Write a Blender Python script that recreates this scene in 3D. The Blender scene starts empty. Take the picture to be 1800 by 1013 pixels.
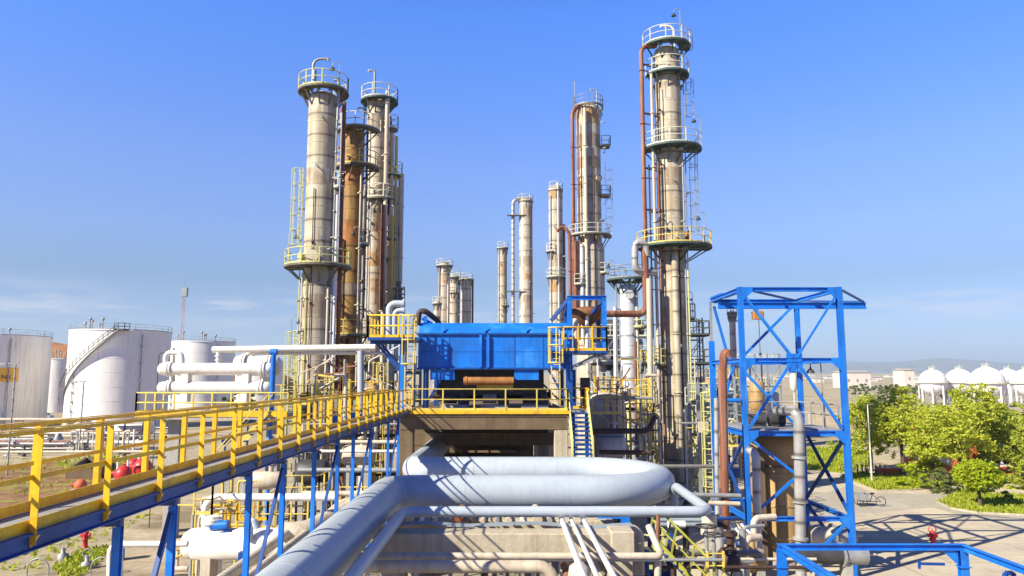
import bpy, math, random
from mathutils import Vector, Matrix
random.seed(7)
R = math.radians
SC = bpy.context.scene
COL = SC.collection

# ------------------------------------------------------------------ camera, sky, sun
PITCH = math.atan(159.5 / 1300.0)
CAM = Vector((0, 0, 9.0))
cd = bpy.data.cameras.new("camera"); cam = bpy.data.objects.new("camera", cd); COL.objects.link(cam)
cam.location = CAM; cam.rotation_euler = (R(90) + PITCH, 0, 0)
cd.sensor_width = 36; cd.lens = 26.0; cd.shift_x = 7 / 1800.0
cd.clip_start = 0.1; cd.clip_end = 40000
SC.camera = cam

SUN = Vector((-1.15, -0.80, 1.0)).normalized()       # direction towards the sun
w = bpy.data.worlds.new("World"); SC.world = w; w.use_nodes = True
nt = w.node_tree; nt.nodes.clear()
sky = nt.nodes.new("ShaderNodeTexSky"); sky.sky_type = 'NISHITA'; sky.sun_disc = False
sky.sun_elevation = math.asin(SUN.z); sky.sun_rotation = math.atan2(SUN.x, SUN.y)
sky.air_density = 1.15; sky.dust_density = 0.55; sky.ozone_density = 3.2; sky.altitude = 0
hs = nt.nodes.new("ShaderNodeHueSaturation"); hs.inputs['Saturation'].default_value = 1.12
bg = nt.nodes.new("ShaderNodeBackground"); bg.inputs[1].default_value = 0.0935
wo = nt.nodes.new("ShaderNodeOutputWorld")
# thin streaks of cloud low over the horizon
tc = nt.nodes.new("ShaderNodeTexCoord"); mp = nt.nodes.new("ShaderNodeMapping"); mp.inputs['Scale'].default_value = (7, 7, 60)
nz = nt.nodes.new("ShaderNodeTexNoise"); nz.inputs['Scale'].default_value = 1.3; nz.inputs['Detail'].default_value = 6
cr = nt.nodes.new("ShaderNodeValToRGB"); cr.color_ramp.elements[0].position = 0.5; cr.color_ramp.elements[1].position = 0.7
sx = nt.nodes.new("ShaderNodeSeparateXYZ"); mr = nt.nodes.new("ShaderNodeValToRGB")
e = mr.color_ramp.elements; e[0].position = 0.055; e[0].color = (0, 0, 0, 1); e[1].position = 0.085; e[1].color = (1, 1, 1, 1)
x = mr.color_ramp.elements.new(0.12); x.color = (0, 0, 0, 1)
mu = nt.nodes.new("ShaderNodeMath"); mu.operation = 'MULTIPLY'; mu2 = nt.nodes.new("ShaderNodeMath"); mu2.operation = 'MULTIPLY'; mu2.inputs[1].default_value = 0.5
mx = nt.nodes.new("ShaderNodeMix"); mx.data_type = 'RGBA'; mx.inputs['B'].default_value = (5.2, 4.9, 5.0, 1)
L = nt.links.new
L(tc.outputs['Generated'], mp.inputs[0]); L(mp.outputs[0], nz.inputs['Vector']); L(nz.outputs[0], cr.inputs[0])
L(tc.outputs['Generated'], sx.inputs[0]); L(sx.outputs['Z'], mr.inputs[0])
L(cr.outputs[0], mu.inputs[0]); L(mr.outputs[0], mu.inputs[1]); L(mu.outputs[0], mu2.inputs[0])
tint = nt.nodes.new("ShaderNodeValToRGB"); te = tint.color_ramp.elements
te[0].position = 0.0; te[0].color = (0.52, 0.60, 0.90, 1); te[1].position = 0.9; te[1].color = (0.10, 0.17, 0.34, 1)
for p_, c_ in ((0.02, (0.47, 0.58, 0.97, 1)), (0.127, (0.51, 0.53, 0.71, 1)), (0.187, (0.70, 0.69, 0.95, 1)), (0.276, (0.77, 0.80, 1.16, 1)), (0.46, (0.57, 0.90, 1.60, 1)), (0.6, (0.25, 0.40, 0.72, 1))): k_ = te.new(p_); k_.color = c_
tm = nt.nodes.new("ShaderNodeMix"); tm.data_type = 'RGBA'; tm.blend_type = 'MULTIPLY'; tm.inputs['Factor'].default_value = 1
L(sx.outputs['Z'], tint.inputs[0]); L(sky.outputs[0], hs.inputs['Color']); L(hs.outputs[0], tm.inputs['A']); by = nt.nodes.new("ShaderNodeMapRange"); by.inputs[1].default_value = -0.6; by.inputs[2].default_value = 0.0; by.inputs[3].default_value = 0.0; by.inputs[4].default_value = 1.0
bc = nt.nodes.new("ShaderNodeMix"); bc.data_type = 'RGBA'; bc.inputs['A'].default_value = (0.30, 0.46, 0.85, 1); bc.inputs['B'].default_value = (1, 1, 1, 1); L(sx.outputs['Y'], by.inputs[0]); L(by.outputs[0], bc.inputs['Factor'])
bm = nt.nodes.new("ShaderNodeMix"); bm.data_type = 'RGBA'; bm.blend_type = 'MULTIPLY'; bm.inputs['Factor'].default_value = 1; L(tint.outputs[0], bm.inputs['A']); L(bc.outputs['Result'], bm.inputs['B']); L(bm.outputs['Result'], tm.inputs['B']); L(tm.outputs['Result'], mx.inputs['A']); L(mu2.outputs[0], mx.inputs['Factor'])
L(mx.outputs['Result'], bg.inputs[0]); L(bg.outputs[0], wo.inputs[0])

sd = bpy.data.lights.new("sun", 'SUN'); so = bpy.data.objects.new("sun", sd); COL.objects.link(so)
sd.energy = 5.0; sd.angle = R(0.5); sd.color = (1.0, 0.925, 0.74)
so.rotation_euler = SUN.to_track_quat('Z', 'Y').to_euler(); so.location = (-60, -40, 80)
SC.view_settings.view_transform = 'Standard'; SC.view_settings.look = 'None'
SC.view_settings.exposure = 0.95; SC.view_settings.gamma = 1

# ------------------------------------------------------------------ pixel -> point in the place
F = 1300.0
def ray(u, v):
    a = (u - 893) / F; b = (506.5 - v) / F
    c, s = math.cos(PITCH), math.sin(PITCH)
    return Vector((a, c - b * s, s + b * c))
def P(u, v, Y):
    d = ray(u, v); return CAM + d * (Y / d.y)
def G(u, v, z=0.0):
    d = ray(u, v); return CAM + d * ((z - CAM.z) / d.z)
def W(px, Y): return px * Y / F

# ------------------------------------------------------------------ materials
MATS = {}
def mat(name, col, rough=0.55, metal=0.0, var=0.25, scale=1.5, col2=None, streak=None, seams=None, bump=0.0, spec=0.4, patch=None, seamdark=0.75, fine=0.0, joints=None):
    """col mottled towards col2 by noise; streak: (colour, amount) vertical stains; seams: spacing in m of cladding bands"""
    m = bpy.data.materials.new(name); m.use_nodes = True; n = m.node_tree.nodes; l = m.node_tree.links.new
    b = n["Principled BSDF"]; b.inputs['Roughness'].default_value = rough; b.inputs['Metallic'].default_value = metal
    b.inputs['Specular IOR Level'].default_value = spec
    tc = n.new("ShaderNodeTexCoord"); co = tc.outputs['Object']
    oi = n.new("ShaderNodeObjectInfo"); va = n.new("ShaderNodeVectorMath"); va.operation = 'MULTIPLY_ADD'; va.inputs[1].default_value = (37.7, 37.7, 37.7)
    cb = n.new("ShaderNodeCombineXYZ"); [l(oi.outputs['Random'], cb.inputs[k]) for k in range(3)]; l(cb.outputs[0], va.inputs[0]); l(co, va.inputs[2]); cv = va.outputs[0]
    def noise(sc, det=5, vec=None, scale3=None, rgh=0.6):
        v = vec or cv
        if scale3:
            mp = n.new("ShaderNodeMapping"); mp.inputs['Scale'].default_value = scale3; l(v, mp.inputs[0]); v = mp.outputs[0]
        t = n.new("ShaderNodeTexNoise"); t.inputs['Scale'].default_value = sc; t.inputs['Detail'].default_value = det; t.inputs['Roughness'].default_value = rgh
        l(v, t.inputs['Vector']); return t.outputs[0]
    def ramp(s, a, bb):
        r = n.new("ShaderNodeMapRange"); r.inputs[1].default_value = a; r.inputs[2].default_value = bb; l(s, r.inputs[0]); return r.outputs[0]
    def mix(f, a, bb):
        x = n.new("ShaderNodeMix"); x.data_type = 'RGBA'
        if hasattr(f, 'links'): l(f, x.inputs['Factor'])
        else: x.inputs['Factor'].default_value = f
        for s, k in ((a, 'A'), (bb, 'B')):
            if isinstance(s, tuple): x.inputs[k].default_value = (*s, 1)
            else: l(s, x.inputs[k])
        return x.outputs['Result']
    def mul(a, k):
        x = n.new("ShaderNodeMath"); x.operation = 'MULTIPLY'
        l(a, x.inputs[0])
        if hasattr(k, 'links'): l(k, x.inputs[1])
        else: x.inputs[1].default_value = k
        return x.outputs[0]
    c2 = col2 or tuple(k * (1 - var) for k in col)
    nz = noise(scale)
    out = mix(ramp(nz, 0.35, 0.68), col, c2)
    if fine: out = mix(mul(ramp(noise(scale * 9, 3), 0.45, 0.62), fine), out, tuple(k * 0.45 for k in col))
    if patch:
        pc, lo, hi, ps = patch
        out = mix(ramp(noise(ps, 6), lo, hi), out, pc)
    if streak:
        sc, am = streak
        out = mix(mul(ramp(noise(1.0, 6, None, (4, 4, 0.16)), 0.46, 0.66), am), out, sc)
    if seams:
        sp = n.new("ShaderNodeSeparateXYZ"); l(co, sp.inputs[0])
        md = n.new("ShaderNodeMath"); md.operation = 'PINGPONG'; md.inputs[1].default_value = seams / 2; l(sp.outputs['Z'], md.inputs[0])
        line = ramp(md.outputs[0], 0.11, 0.04)
        # each band of cladding a little different
        fl = n.new("ShaderNodeMath"); fl.operation = 'FLOOR'; dv = n.new("ShaderNodeMath"); dv.operation = 'DIVIDE'; dv.inputs[1].default_value = seams
        l(sp.outputs['Z'], dv.inputs[0]); l(dv.outputs[0], fl.inputs[0])
        wn = n.new("ShaderNodeTexWhiteNoise"); wn.noise_dimensions = '1D'; l(fl.outputs[0], wn.inputs['W'])
        out = mix(mul(wn.outputs['Value'], 0.5), out, tuple(k * 0.72 for k in col))
        dk = mul(ramp(md.outputs[0], seams * 0.35, 0.0), mul(ramp(noise(1.0, 5, None, (3, 3, 0.4)), 0.42, 0.66), 0.75))
        if streak: out = mix(dk, out, streak[0])
        out = mix(mul(line, seamdark), out, tuple(k * 0.2 for k in col))
    if joints:
        bk = n.new("ShaderNodeTexBrick"); bk.inputs['Scale'].default_value = 1.0 / joints; bk.inputs['Mortar Size'].default_value = 0.012; bk.inputs['Brick Width'].default_value = 1.3; bk.inputs['Row Height'].default_value = 1.0; l(co, bk.inputs['Vector'])
        out = mix(mul(bk.outputs['Fac'], 0.6), out, tuple(k * 0.35 for k in col))
        out = mix(mul(ramp(noise(0.5, 6), 0.54, 0.70), 0.5), out, tuple(k * 0.5 for k in col))
        out = mix(mul(ramp(noise(2.2, 3), 0.66, 0.72), 0.6), out, tuple(k * 0.3 for k in col))
    if isinstance(out, tuple): b.inputs['Base Color'].default_value = (*out, 1)
    else: l(out, b.inputs['Base Color'])
    if bump:
        bp = n.new("ShaderNodeBump"); bp.inputs['Strength'].default_value = bump; bp.inputs['Distance'].default_value = 0.05
        l(noise(scale * 6, 6), bp.inputs['Height']); l(bp.outputs[0], b.inputs['Normal'])
    MATS[name] = m; return m

BLUE = mat("blue_paint", (0.008, 0.19, 0.72), 0.42, var=0.3, scale=0.9, fine=0.2, streak=((0.03, 0.07, 0.22), 0.4), patch=((0.035, 0.25, 0.72), 0.52, 0.68, 0.7))
BLUE_D = mat("deep_blue_paint_and_shade", (0.010, 0.075, 0.32), 0.45, var=0.35, scale=1.4, fine=0.2, streak=((0.015, 0.03, 0.1), 0.3))  # darker blue; on the walkway beams and braces it carries their shade
YEL = mat("yellow_paint", (0.88, 0.54, 0.018), 0.42, var=0.2, scale=2.0, fine=0.3, streak=((0.45, 0.2, 0.03), 0.4), patch=((0.62, 0.33, 0.03), 0.58, 0.7, 1.6))
YELP = mat("faded_yellow_paint", (0.74, 0.58, 0.12), 0.5, var=0.25, scale=2.0, streak=((0.4, 0.25, 0.08), 0.3))
YELG = mat("greenish_yellow_paint", (0.62, 0.60, 0.22), 0.5, var=0.25, scale=2.0)
WHITE = mat("white_paint", (0.78, 0.75, 0.69), 0.45, var=0.1, scale=0.8, streak=((0.5, 0.42, 0.32), 0.35))
TANKW = mat("tank_white_paint", (0.84, 0.81, 0.75), 0.6, var=0.05, scale=0.12, streak=((0.6, 0.52, 0.42), 0.35), fine=0.05)
TANKG = mat("tank_grey_white_paint", (0.78, 0.75, 0.69), 0.6, var=0.08, scale=0.12, streak=((0.4, 0.34, 0.28), 0.5))
GREY = mat("grey_pipe_paint", (0.42, 0.47, 0.52), 0.36, var=0.08, scale=0.8, fine=0.06, streak=((0.30, 0.32, 0.33), 0.25))
GREYP = mat("aluminium_pipe_cladding", (0.50, 0.49, 0.47), 0.42, 0.25, var=0.2, scale=2.2, seams=1.0, streak=((0.3, 0.24, 0.18), 0.4))
CREAM = mat("cream_pipe_paint", (0.62, 0.545, 0.42), 0.5, var=0.2, scale=1.5, streak=((0.35, 0.24, 0.15), 0.5), fine=0.1)
CLAD = mat("weathered_tan_cladding", (0.56, 0.495, 0.36), 0.55, 0.0, spec=0.25, var=0.25, scale=0.9, seams=1.55, streak=((0.26, 0.19, 0.115), 0.75), patch=((0.40, 0.30, 0.19), 0.52, 0.66, 0.45), fine=0.08)
CLADL = mat("pale_stained_cladding", (0.66, 0.60, 0.47), 0.52, 0.0, spec=0.25, var=0.2, scale=0.8, seams=1.75, streak=((0.36, 0.2, 0.07), 0.8), patch=((0.40, 0.19, 0.05), 0.55, 0.72, 0.35))
CLADR = mat("rust_brown_cladding", (0.42, 0.25, 0.08), 0.6, 0.0, spec=0.25, var=0.3, scale=0.7, seams=1.9, streak=((0.15, 0.08, 0.03), 0.7))
CLADG = mat("grey_weathered_cladding", (0.58, 0.52, 0.41), 0.55, 0.0, spec=0.25, var=0.28, scale=0.5, seams=2.1, streak=((0.25, 0.18, 0.11), 0.8), patch=((0.42, 0.22, 0.08), 0.58, 0.66, 0.3), seamdark=0.85)
CLADB = mat("pale_blue_white_cladding", (0.60, 0.64, 0.68), 0.5, 0.05, var=0.15, scale=0.8, seams=1.8, streak=((0.4, 0.36, 0.3), 0.5))
VESS = mat("tan_vessel_cladding", (0.52, 0.33, 0.13), 0.55, 0.05, var=0.3, scale=0.8, seams=2.4, streak=((0.26, 0.14, 0.05), 0.8))
RUST = mat("rusty_red_pipe", (0.24, 0.078, 0.038), 0.7, var=0.4, scale=1.6, streak=((0.42, 0.27, 0.18), 0.5), fine=0.2)
BROWN = mat("dark_brown_pipe", (0.075, 0.042, 0.032), 0.6, var=0.4, scale=1.5, fine=0.2)
ORNG = mat("orange_rust_metal", (0.45, 0.19, 0.05), 0.65, var=0.45, scale=1.2, streak=((0.2, 0.09, 0.03), 0.7))
HOPP = mat("dark_orange_rust", (0.22, 0.085, 0.03), 0.7, var=0.5, scale=1.2, streak=((0.1, 0.05, 0.02), 0.7))
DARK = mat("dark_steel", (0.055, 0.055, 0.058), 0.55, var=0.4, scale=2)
STEEL = mat("galvanised_steel", (0.36, 0.37, 0.37), 0.5, 0.3, var=0.3, scale=2.5, fine=0.15)
PLAT = mat("platform_steel", (0.15, 0.145, 0.11), 0.6, 0.1, var=0.4, scale=1.3, streak=((0.2, 0.12, 0.06), 0.5))
PGRN = mat("platform_blue_green_steel", (0.07, 0.11, 0.10), 0.6, 0.1, var=0.4, scale=1.3)
YELD = mat("shaded_green_yellow_paint", (0.34, 0.33, 0.05), 0.5, var=0.35, scale=2.0)  # darker copy of the greenish yellow, stair's shade put into the colour
RAILW = mat("pale_rail_paint", (0.62, 0.62, 0.50), 0.5, var=0.2, scale=2)
CONC = mat("weathered_concrete", (0.52, 0.455, 0.335), 0.85, var=0.22, scale=0.9, fine=0.18, streak=((0.3, 0.22, 0.15), 0.5), bump=0.3, spec=0.2)
CONCG = mat("grey_concrete", (0.42, 0.40, 0.36), 0.85, var=0.2, scale=1.0, fine=0.15, streak=((0.22, 0.2, 0.17), 0.4), bump=0.3, spec=0.2)
CONCB = mat("shaded_brown_concrete", (0.19, 0.135, 0.08), 0.85, var=0.35, scale=0.7, fine=0.2, streak=((0.1, 0.065, 0.04), 0.6), spec=0.2)  # brown concrete with the shade under the table put into its colour
GRATE = mat("walkway_grating", (0.36, 0.35, 0.34), 0.65, 0.15, var=0.2, scale=3, fine=0.3)
RED = mat("red_paint", (0.62, 0.035, 0.03), 0.4, var=0.25, scale=2)
REDO = mat("orange_red_wall_paint", (0.62, 0.13, 0.05), 0.6, var=0.2, scale=1)
SIGN = mat("orange_sign_paint", (0.80, 0.42, 0.05), 0.5, var=0.1, scale=1)
BLACK = mat("black_rubber", (0.02, 0.02, 0.02), 0.6, var=0.3)
CABLE = mat("blue_grey_tray_steel", (0.33, 0.38, 0.42), 0.5, 0.2, var=0.2, scale=1.5)
BARK = mat("tree_bark", (0.15, 0.11, 0.075), 0.9, var=0.4, scale=4, spec=0.1)
ROOFR = mat("red_brown_roof_tiles", (0.36, 0.12, 0.06), 0.8, var=0.3, scale=2)
SPHW = mat("sphere_white_paint", (0.80, 0.76, 0.74), 0.5, var=0.06, scale=0.2)

def leafmat(name, a, b):
    m = bpy.data.materials.new(name); m.use_nodes = True; n = m.node_tree.nodes; l = m.node_tree.links.new
    p = n["Principled BSDF"]; p.inputs['Roughness'].default_value = 0.55; p.inputs['Specular IOR Level'].default_value = 0.25
    g = n.new("ShaderNodeNewGeometry"); mx = n.new("ShaderNodeMix"); mx.data_type = 'RGBA'
    mx.inputs['A'].default_value = (*a, 1); mx.inputs['B'].default_value = (*b, 1); l(g.outputs['Random Per Island'], mx.inputs['Factor'])
    tr = n.new("ShaderNodeBsdfTranslucent"); ms = n.new("ShaderNodeMixShader"); ms.inputs[0].default_value = 0.45
    l(mx.outputs['Result'], p.inputs['Base Color']); l(mx.outputs['Result'], tr.inputs['Color'])
    l(p.outputs[0], ms.inputs[1]); l(tr.outputs[0], ms.inputs[2]); l(ms.outputs[0], n["Material Output"].inputs[0])
    return m
LEAF1 = leafmat("yellow_green_leaves", (0.40, 0.47, 0.025), (0.62, 0.63, 0.09))
LEAF2 = leafmat("mid_green_leaves", (0.31, 0.39, 0.03), (0.52, 0.55, 0.08))
LEAF3 = leafmat("lime_leaves", (0.32, 0.42, 0.01), (0.48, 0.54, 0.03))
LEAF4 = leafmat("dull_green_leaves", (0.13, 0.17, 0.04), (0.24, 0.26, 0.08))
GRASSM = leafmat("grass_blades", (0.26, 0.36, 0.015), (0.50, 0.50, 0.06))

# ------------------------------------------------------------------ mesh builder
def frame_of(d, up=None):
    d = d.normalized(); up = up or (Vector((0, 0, 1)) if abs(d.z) < 0.95 else Vector((0, 1, 0)))
    s = d.cross(up).normalized(); u = s.cross(d).normalized(); return d, s, u
class MB:
    def __init__(s): s.v = []; s.f = []; s.sm = []
    def add(s, vs, fs, smooth=False):
        b = len(s.v); s.v += [tuple(x) for x in vs]; s.f += [tuple(i + b for i in f) for f in fs]; s.sm += [smooth] * len(fs); return s
    def box(s, x0, x1, y0, y1, z0, z1):
        vs = [(x0, y0, z0), (x1, y0, z0), (x1, y1, z0), (x0, y1, z0), (x0, y0, z1), (x1, y0, z1), (x1, y1, z1), (x0, y1, z1)]
        return s.add(vs, [(0, 3, 2, 1), (4, 5, 6, 7), (0, 1, 5, 4), (1, 2, 6, 5), (2, 3, 7, 6), (3, 0, 4, 7)])
    def cbox(s, x0, x1, y0, y1, z0, z1, c=0.03):
        """box with chamfered vertical and top edges"""
        vs = []; 
        for z, i in ((z0, 0), (z1 - c, 0), (z1, c)):
            k = c if i == 0 else c * 1.8
            a, b2, d, e2 = x0 + i, x1 - i, y0 + i, y1 - i
            vs += [(a + c, d, z), (b2 - c, d, z), (b2, d + c, z), (b2, e2 - c, z), (b2 - c, e2, z), (a + c, e2, z), (a, e2 - c, z), (a, d + c, z)]
        fs = [tuple(range(7, -1, -1)), tuple(range(16, 24))]
        for r in (0, 8):
            for i in range(8): j = (i + 1) % 8; fs.append((r + i, r + j, r + 8 + j, r + 8 + i))
        return s.add(vs, fs)
    def bar(s, p, q, w, h=None, up=None):
        p, q = Vector(p), Vector(q); h = h or w; d, a, u = frame_of(q - p, up); a = a * w / 2; u = u * h / 2
        vs = [p - a - u, p + a - u, p + a + u, p - a + u, q - a - u, q + a - u, q + a + u, q - a + u]
        return s.add(vs, [(0, 1, 2, 3), (7, 6, 5, 4), (0, 4, 5, 1), (1, 5, 6, 2), (2, 6, 7, 3), (3, 7, 4, 0)])
    def ibeam(s, p, q, w, h, t=0.02, up=None):
        """rolled I section: flanges top and bottom, web between"""
        p, q = Vector(p), Vector(q); d, a, u = frame_of(q - p, up)
        o = u * (h / 2 - t / 2)
        s.bar(p + o, q + o, w, t, up); s.bar(p - o, q - o, w, t, up); s.bar(p, q, t, h - 2 * t, up); return s
    def angle(s, p, q, w, t=0.012, up=None):
        p, q = Vector(p), Vector(q); d, a, u = frame_of(q - p, up)
        s.bar(p + u * w / 2, q + u * w / 2, w, t, up); s.bar(p + a * (w / 2 - t / 2) - u * t / 2, q + a * (w / 2 - t / 2) - u * t / 2, t, w - t, up); return s
    def tube(s, pts, r, n=8, bend=0.0, caps=True, seg=5):
        pts = [Vector(p) for p in pts]
        if bend and len(pts) > 2:
            out = [pts[0]]
            for i in range(1, len(pts) - 1):
                a, b, c = pts[i - 1], pts[i], pts[i + 1]; d1 = (a - b); d2 = (c - b)
                k = min(bend, d1.length * 0.49, d2.length * 0.49); ang = d1.angle(d2)
                if ang > 2.75: out.append(b); continue
                t = min(k, d1.length * 0.49, d2.length * 0.49); p0 = b + d1.normalized() * t; p1 = b + d2.normalized() * t
                for j in range(seg + 1):
                    f = j / seg
                    # circular-ish arc by rational quadratic
                    wgt = math.sin(ang / 2); den = (1 - f) ** 2 + 2 * wgt * f * (1 - f) + f * f
                    out.append((p0 * (1 - f) ** 2 + b * 2 * wgt * f * (1 - f) + p1 * f * f) / den)
            out.append(pts[-1]); pts = out
        m = len(pts); tang = []
        for i in range(m):
            t = (pts[min(i + 1, m - 1)] - pts[max(i - 1, 0)]); tang.append(t.normalized())
        d, a, u = frame_of(tang[0]); vs = []
        rr = r if isinstance(r, (list, tuple)) else [r] * m
        for i in range(m):
            if i:
                ax = tang[i - 1].cross(tang[i])
                if ax.length > 1e-6:
                    q = Matrix.Rotation(tang[i - 1].angle(tang[i]), 3, ax.normalized()); a = q @ a; u = q @ u
            for k in range(n):
                t = 2 * math.pi * k / n; vs.append(pts[i] + (a * math.cos(t) + u * math.sin(t)) * rr[i])
        fs = [(i * n + k, i * n + (k + 1) % n, (i + 1) * n + (k + 1) % n, (i + 1) * n + k) for i in range(m - 1) for k in range(n)]
        s.add(vs, fs, True)
        if caps: s.add(vs[:n], [tuple(range(n - 1, -1, -1))]); s.add(vs[-n:], [tuple(range(n))])
        return s
    def lathe(s, prof, c=(0, 0, 0), n=24, M=None, smooth=True, caps=True):
        c = Vector(c); vs = []
        for r, z in prof:
            for k in range(n):
                t = 2 * math.pi * k / n; p = Vector((r * math.cos(t), r * math.sin(t), z)); vs.append(c + (M @ p if M else p))
        fs = [(i * n + k, i * n + (k + 1) % n, (i + 1) * n + (k + 1) % n, (i + 1) * n + k) for i in range(len(prof) - 1) for k in range(n)]
        # hard edges: split bands whose slope changes strongly
        b = len(s.v); s.v += [tuple(x) for x in vs]
        s.f += [tuple(i + b for i in f) for f in fs]; s.sm += [smooth] * len(fs)
        if caps:
            if prof[0][0] > 0.01: s.add(vs[:n], [tuple(range(n - 1, -1, -1))])
            if prof[-1][0] > 0.01: s.add(vs[-n:], [tuple(range(n))])
        return s
    def sector(s, c, r0, r1, a0, a1, z0, z1, n=20):
        full = abs(a1 - a0) >= 2 * math.pi - 1e-3; vs = []
        for i in range(n + 1):
            a = a0 + (a1 - a0) * i / n; ca, sa = math.cos(a), math.sin(a)
            for r, z in ((r0, z0), (r1, z0), (r1, z1), (r0, z1)): vs.append((c[0] + r * ca, c[1] + r * sa, z))
        fs = []
        for i in range(n):
            for k in range(4): fs.append((i * 4 + k, (i + 1) * 4 + k, (i + 1) * 4 + (k + 1) % 4, i * 4 + (k + 1) % 4))
        if not full: fs += [(0, 1, 2, 3), (n * 4 + 3, n * 4 + 2, n * 4 + 1, n * 4)]
        return s.add(vs, fs)
    def ball(s, c, r, n=12, sq=(1, 1, 1)):
        prof = [(max(0.001, math.sin(math.pi * i / n) ) * r, -math.cos(math.pi * i / n) * r) for i in range(n + 1)]
        M = Matrix.Diagonal(sq); return s.lathe(prof, c, n * 2, M, caps=False)
    def build(s, name, m, parent=None, loc=None):
        o0 = Vector(loc) if loc is not None else (parent_world(parent) if parent else Vector((0, 0, 0)))
        me = bpy.data.meshes.new(name)
        me.from_pydata([(x[0] - o0.x, x[1] - o0.y, x[2] - o0.z) for x in s.v], [], s.f)
        me.polygons.foreach_set('use_smooth', s.sm); me.materials.append(m); me.update()
        o = bpy.data.objects.new(name, me); COL.objects.link(o)
        if parent: o.parent = parent
        else: o.location = o0
        return o
def parent_world(o):
    v = Vector((0, 0, 0))
    while o: v += o.location; o = o.parent
    return v
def tag(o, label, cat, group=None):
    o['label'] = label; o['category'] = cat
    if group: o['group'] = group
    return o
def thing(name, label, cat, loc, group=None):
    o = bpy.data.objects.new(name, None); COL.objects.link(o); o.location = loc; o.empty_display_size = 0.3
    return tag(o, label, cat, group)
def struct(name, mb, m):
    o = mb.build(name, m); o['kind'] = 'structure'; return o
def pipe(label, pts, r, m, name='pipe', bend=None, n=10, flanges=(), cat='pipe', group=None, seg=5):
    """one pipe run as one top-level thing"""
    pts = [Vector(p) for p in pts]
    mb = MB().tube(pts, r, n, bend if bend is not None else r * 3, seg=seg)
    for i, f in flanges:
        a, b = pts[i], pts[i + 1]; c = a.lerp(b, f); d = (b - a).normalized()
        mb.tube([c - d * r * 0.25, c + d * r * 0.25], r * 1.45, n)
    base = min(pts, key=lambda p: p.z)
    o = mb.build(name, m, loc=base); return tag(o, label, cat, group)

def arc(c, r, a0, a1, z, n=20): return [(c[0] + r * math.cos(a0 + (a1 - a0) * i / n), c[1] + r * math.sin(a0 + (a1 - a0) * i / n), z) for i in range(n + 1)]
def rail_arc(mb, c, r, a0, a1, z, h=1.1, t=0.035, n=22, posts=None):
    for hh in (h, h * 0.52): mb.tube(arc(c, r, a0, a1, z + hh, n), t, 5)
    k = posts or max(4, int(abs(a1 - a0) * r / 1.2))
    for i in range(k + 1):
        a = a0 + (a1 - a0) * i / k; x, y = c[0] + r * math.cos(a), c[1] + r * math.sin(a)
        mb.bar((x, y, z), (x, y, z + h), t * 2)
    mb.sector(c, r - 0.01, r + 0.01, a0, a1, z, z + 0.13, n)
def rail_line(mb, pts, h=1.1, t=0.035, step=1.3, toe=True):
    pts = [Vector(p) for p in pts]; Z = Vector((0, 0, 1))
    for hh in (h, h * 0.52): mb.tube([p + Z * hh for p in pts], t, 5)
    for a, b in zip(pts, pts[1:]):
        k = max(1, round((b - a).length / step))
        for i in range(k + 1): q = a.lerp(b, i / k); mb.bar(q, q + Z * h, t * 2)
        if toe: mb.bar(a + Z * 0.07, b + Z * 0.07, 0.015, 0.14)
def ladder(mb, p, z0, z1, out, w=0.45, t=0.03):
    """vertical ladder; out: unit vector away from the wall"""
    out = Vector(out); s = Vector((-out.y, out.x, 0)) * w / 2; p = Vector(p)
    for k in (-1, 1): mb.bar((p.x + s.x * k, p.y + s.y * k, z0), (p.x + s.x * k, p.y + s.y * k, z1), t * 2)
    z = z0 + 0.2
    while z < z1: mb.tube([(p.x - s.x, p.y - s.y, z), (p.x + s.x, p.y + s.y, z)], t * 0.7, 4, caps=False); z += 0.33
def cage(mb, p, z0, z1, out, r=0.42, t=0.025):
    out = Vector(out).normalized(); p = Vector(p); c = p + out * 0.35; a = math.atan2(out.y, out.x)
    z = z0
    while z <= z1 + 0.01: mb.tube(arc(c, r, a - 2.2, a + 2.2, z, 12), t, 4); z += max(0.6, (z1 - z0) / max(1, round((z1 - z0) / 1.1)))
    for k in range(5):
        b = a - 1.9 + 3.8 * k / 4; mb.bar((c.x + r * math.cos(b), c.y + r * math.sin(b), z0), (c.x + r * math.cos(b), c.y + r * math.sin(b), z1), t * 1.6)
def lamp_part(parent, p, h=2.2, side=1, m=None):
    """goose-neck lamp on a thin pole: pole > lamp_shade"""
    p = Vector(p); mb = MB(); r = 0.25
    pts = [p, p + Vector((0, 0, h - r))] + [p + Vector((side * (r - r * math.cos(a)), 0, h - r + r * math.sin(a))) for a in (0.5, 1.0, 1.6, 2.2, 2.8)] + [p + Vector((side * 2 * r, 0, h - r - 0.15))]
    mb.tube(pts, 0.03, 5); o = mb.build('lamp_pole', m or STEEL, parent)
    q = pts[-1]; MB().lathe([(0.20, -0.22), (0.16, -0.1), (0.05, 0.0), (0.03, 0.1)], q, 10).build('lamp_shade', DARK, o)
    return o

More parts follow.
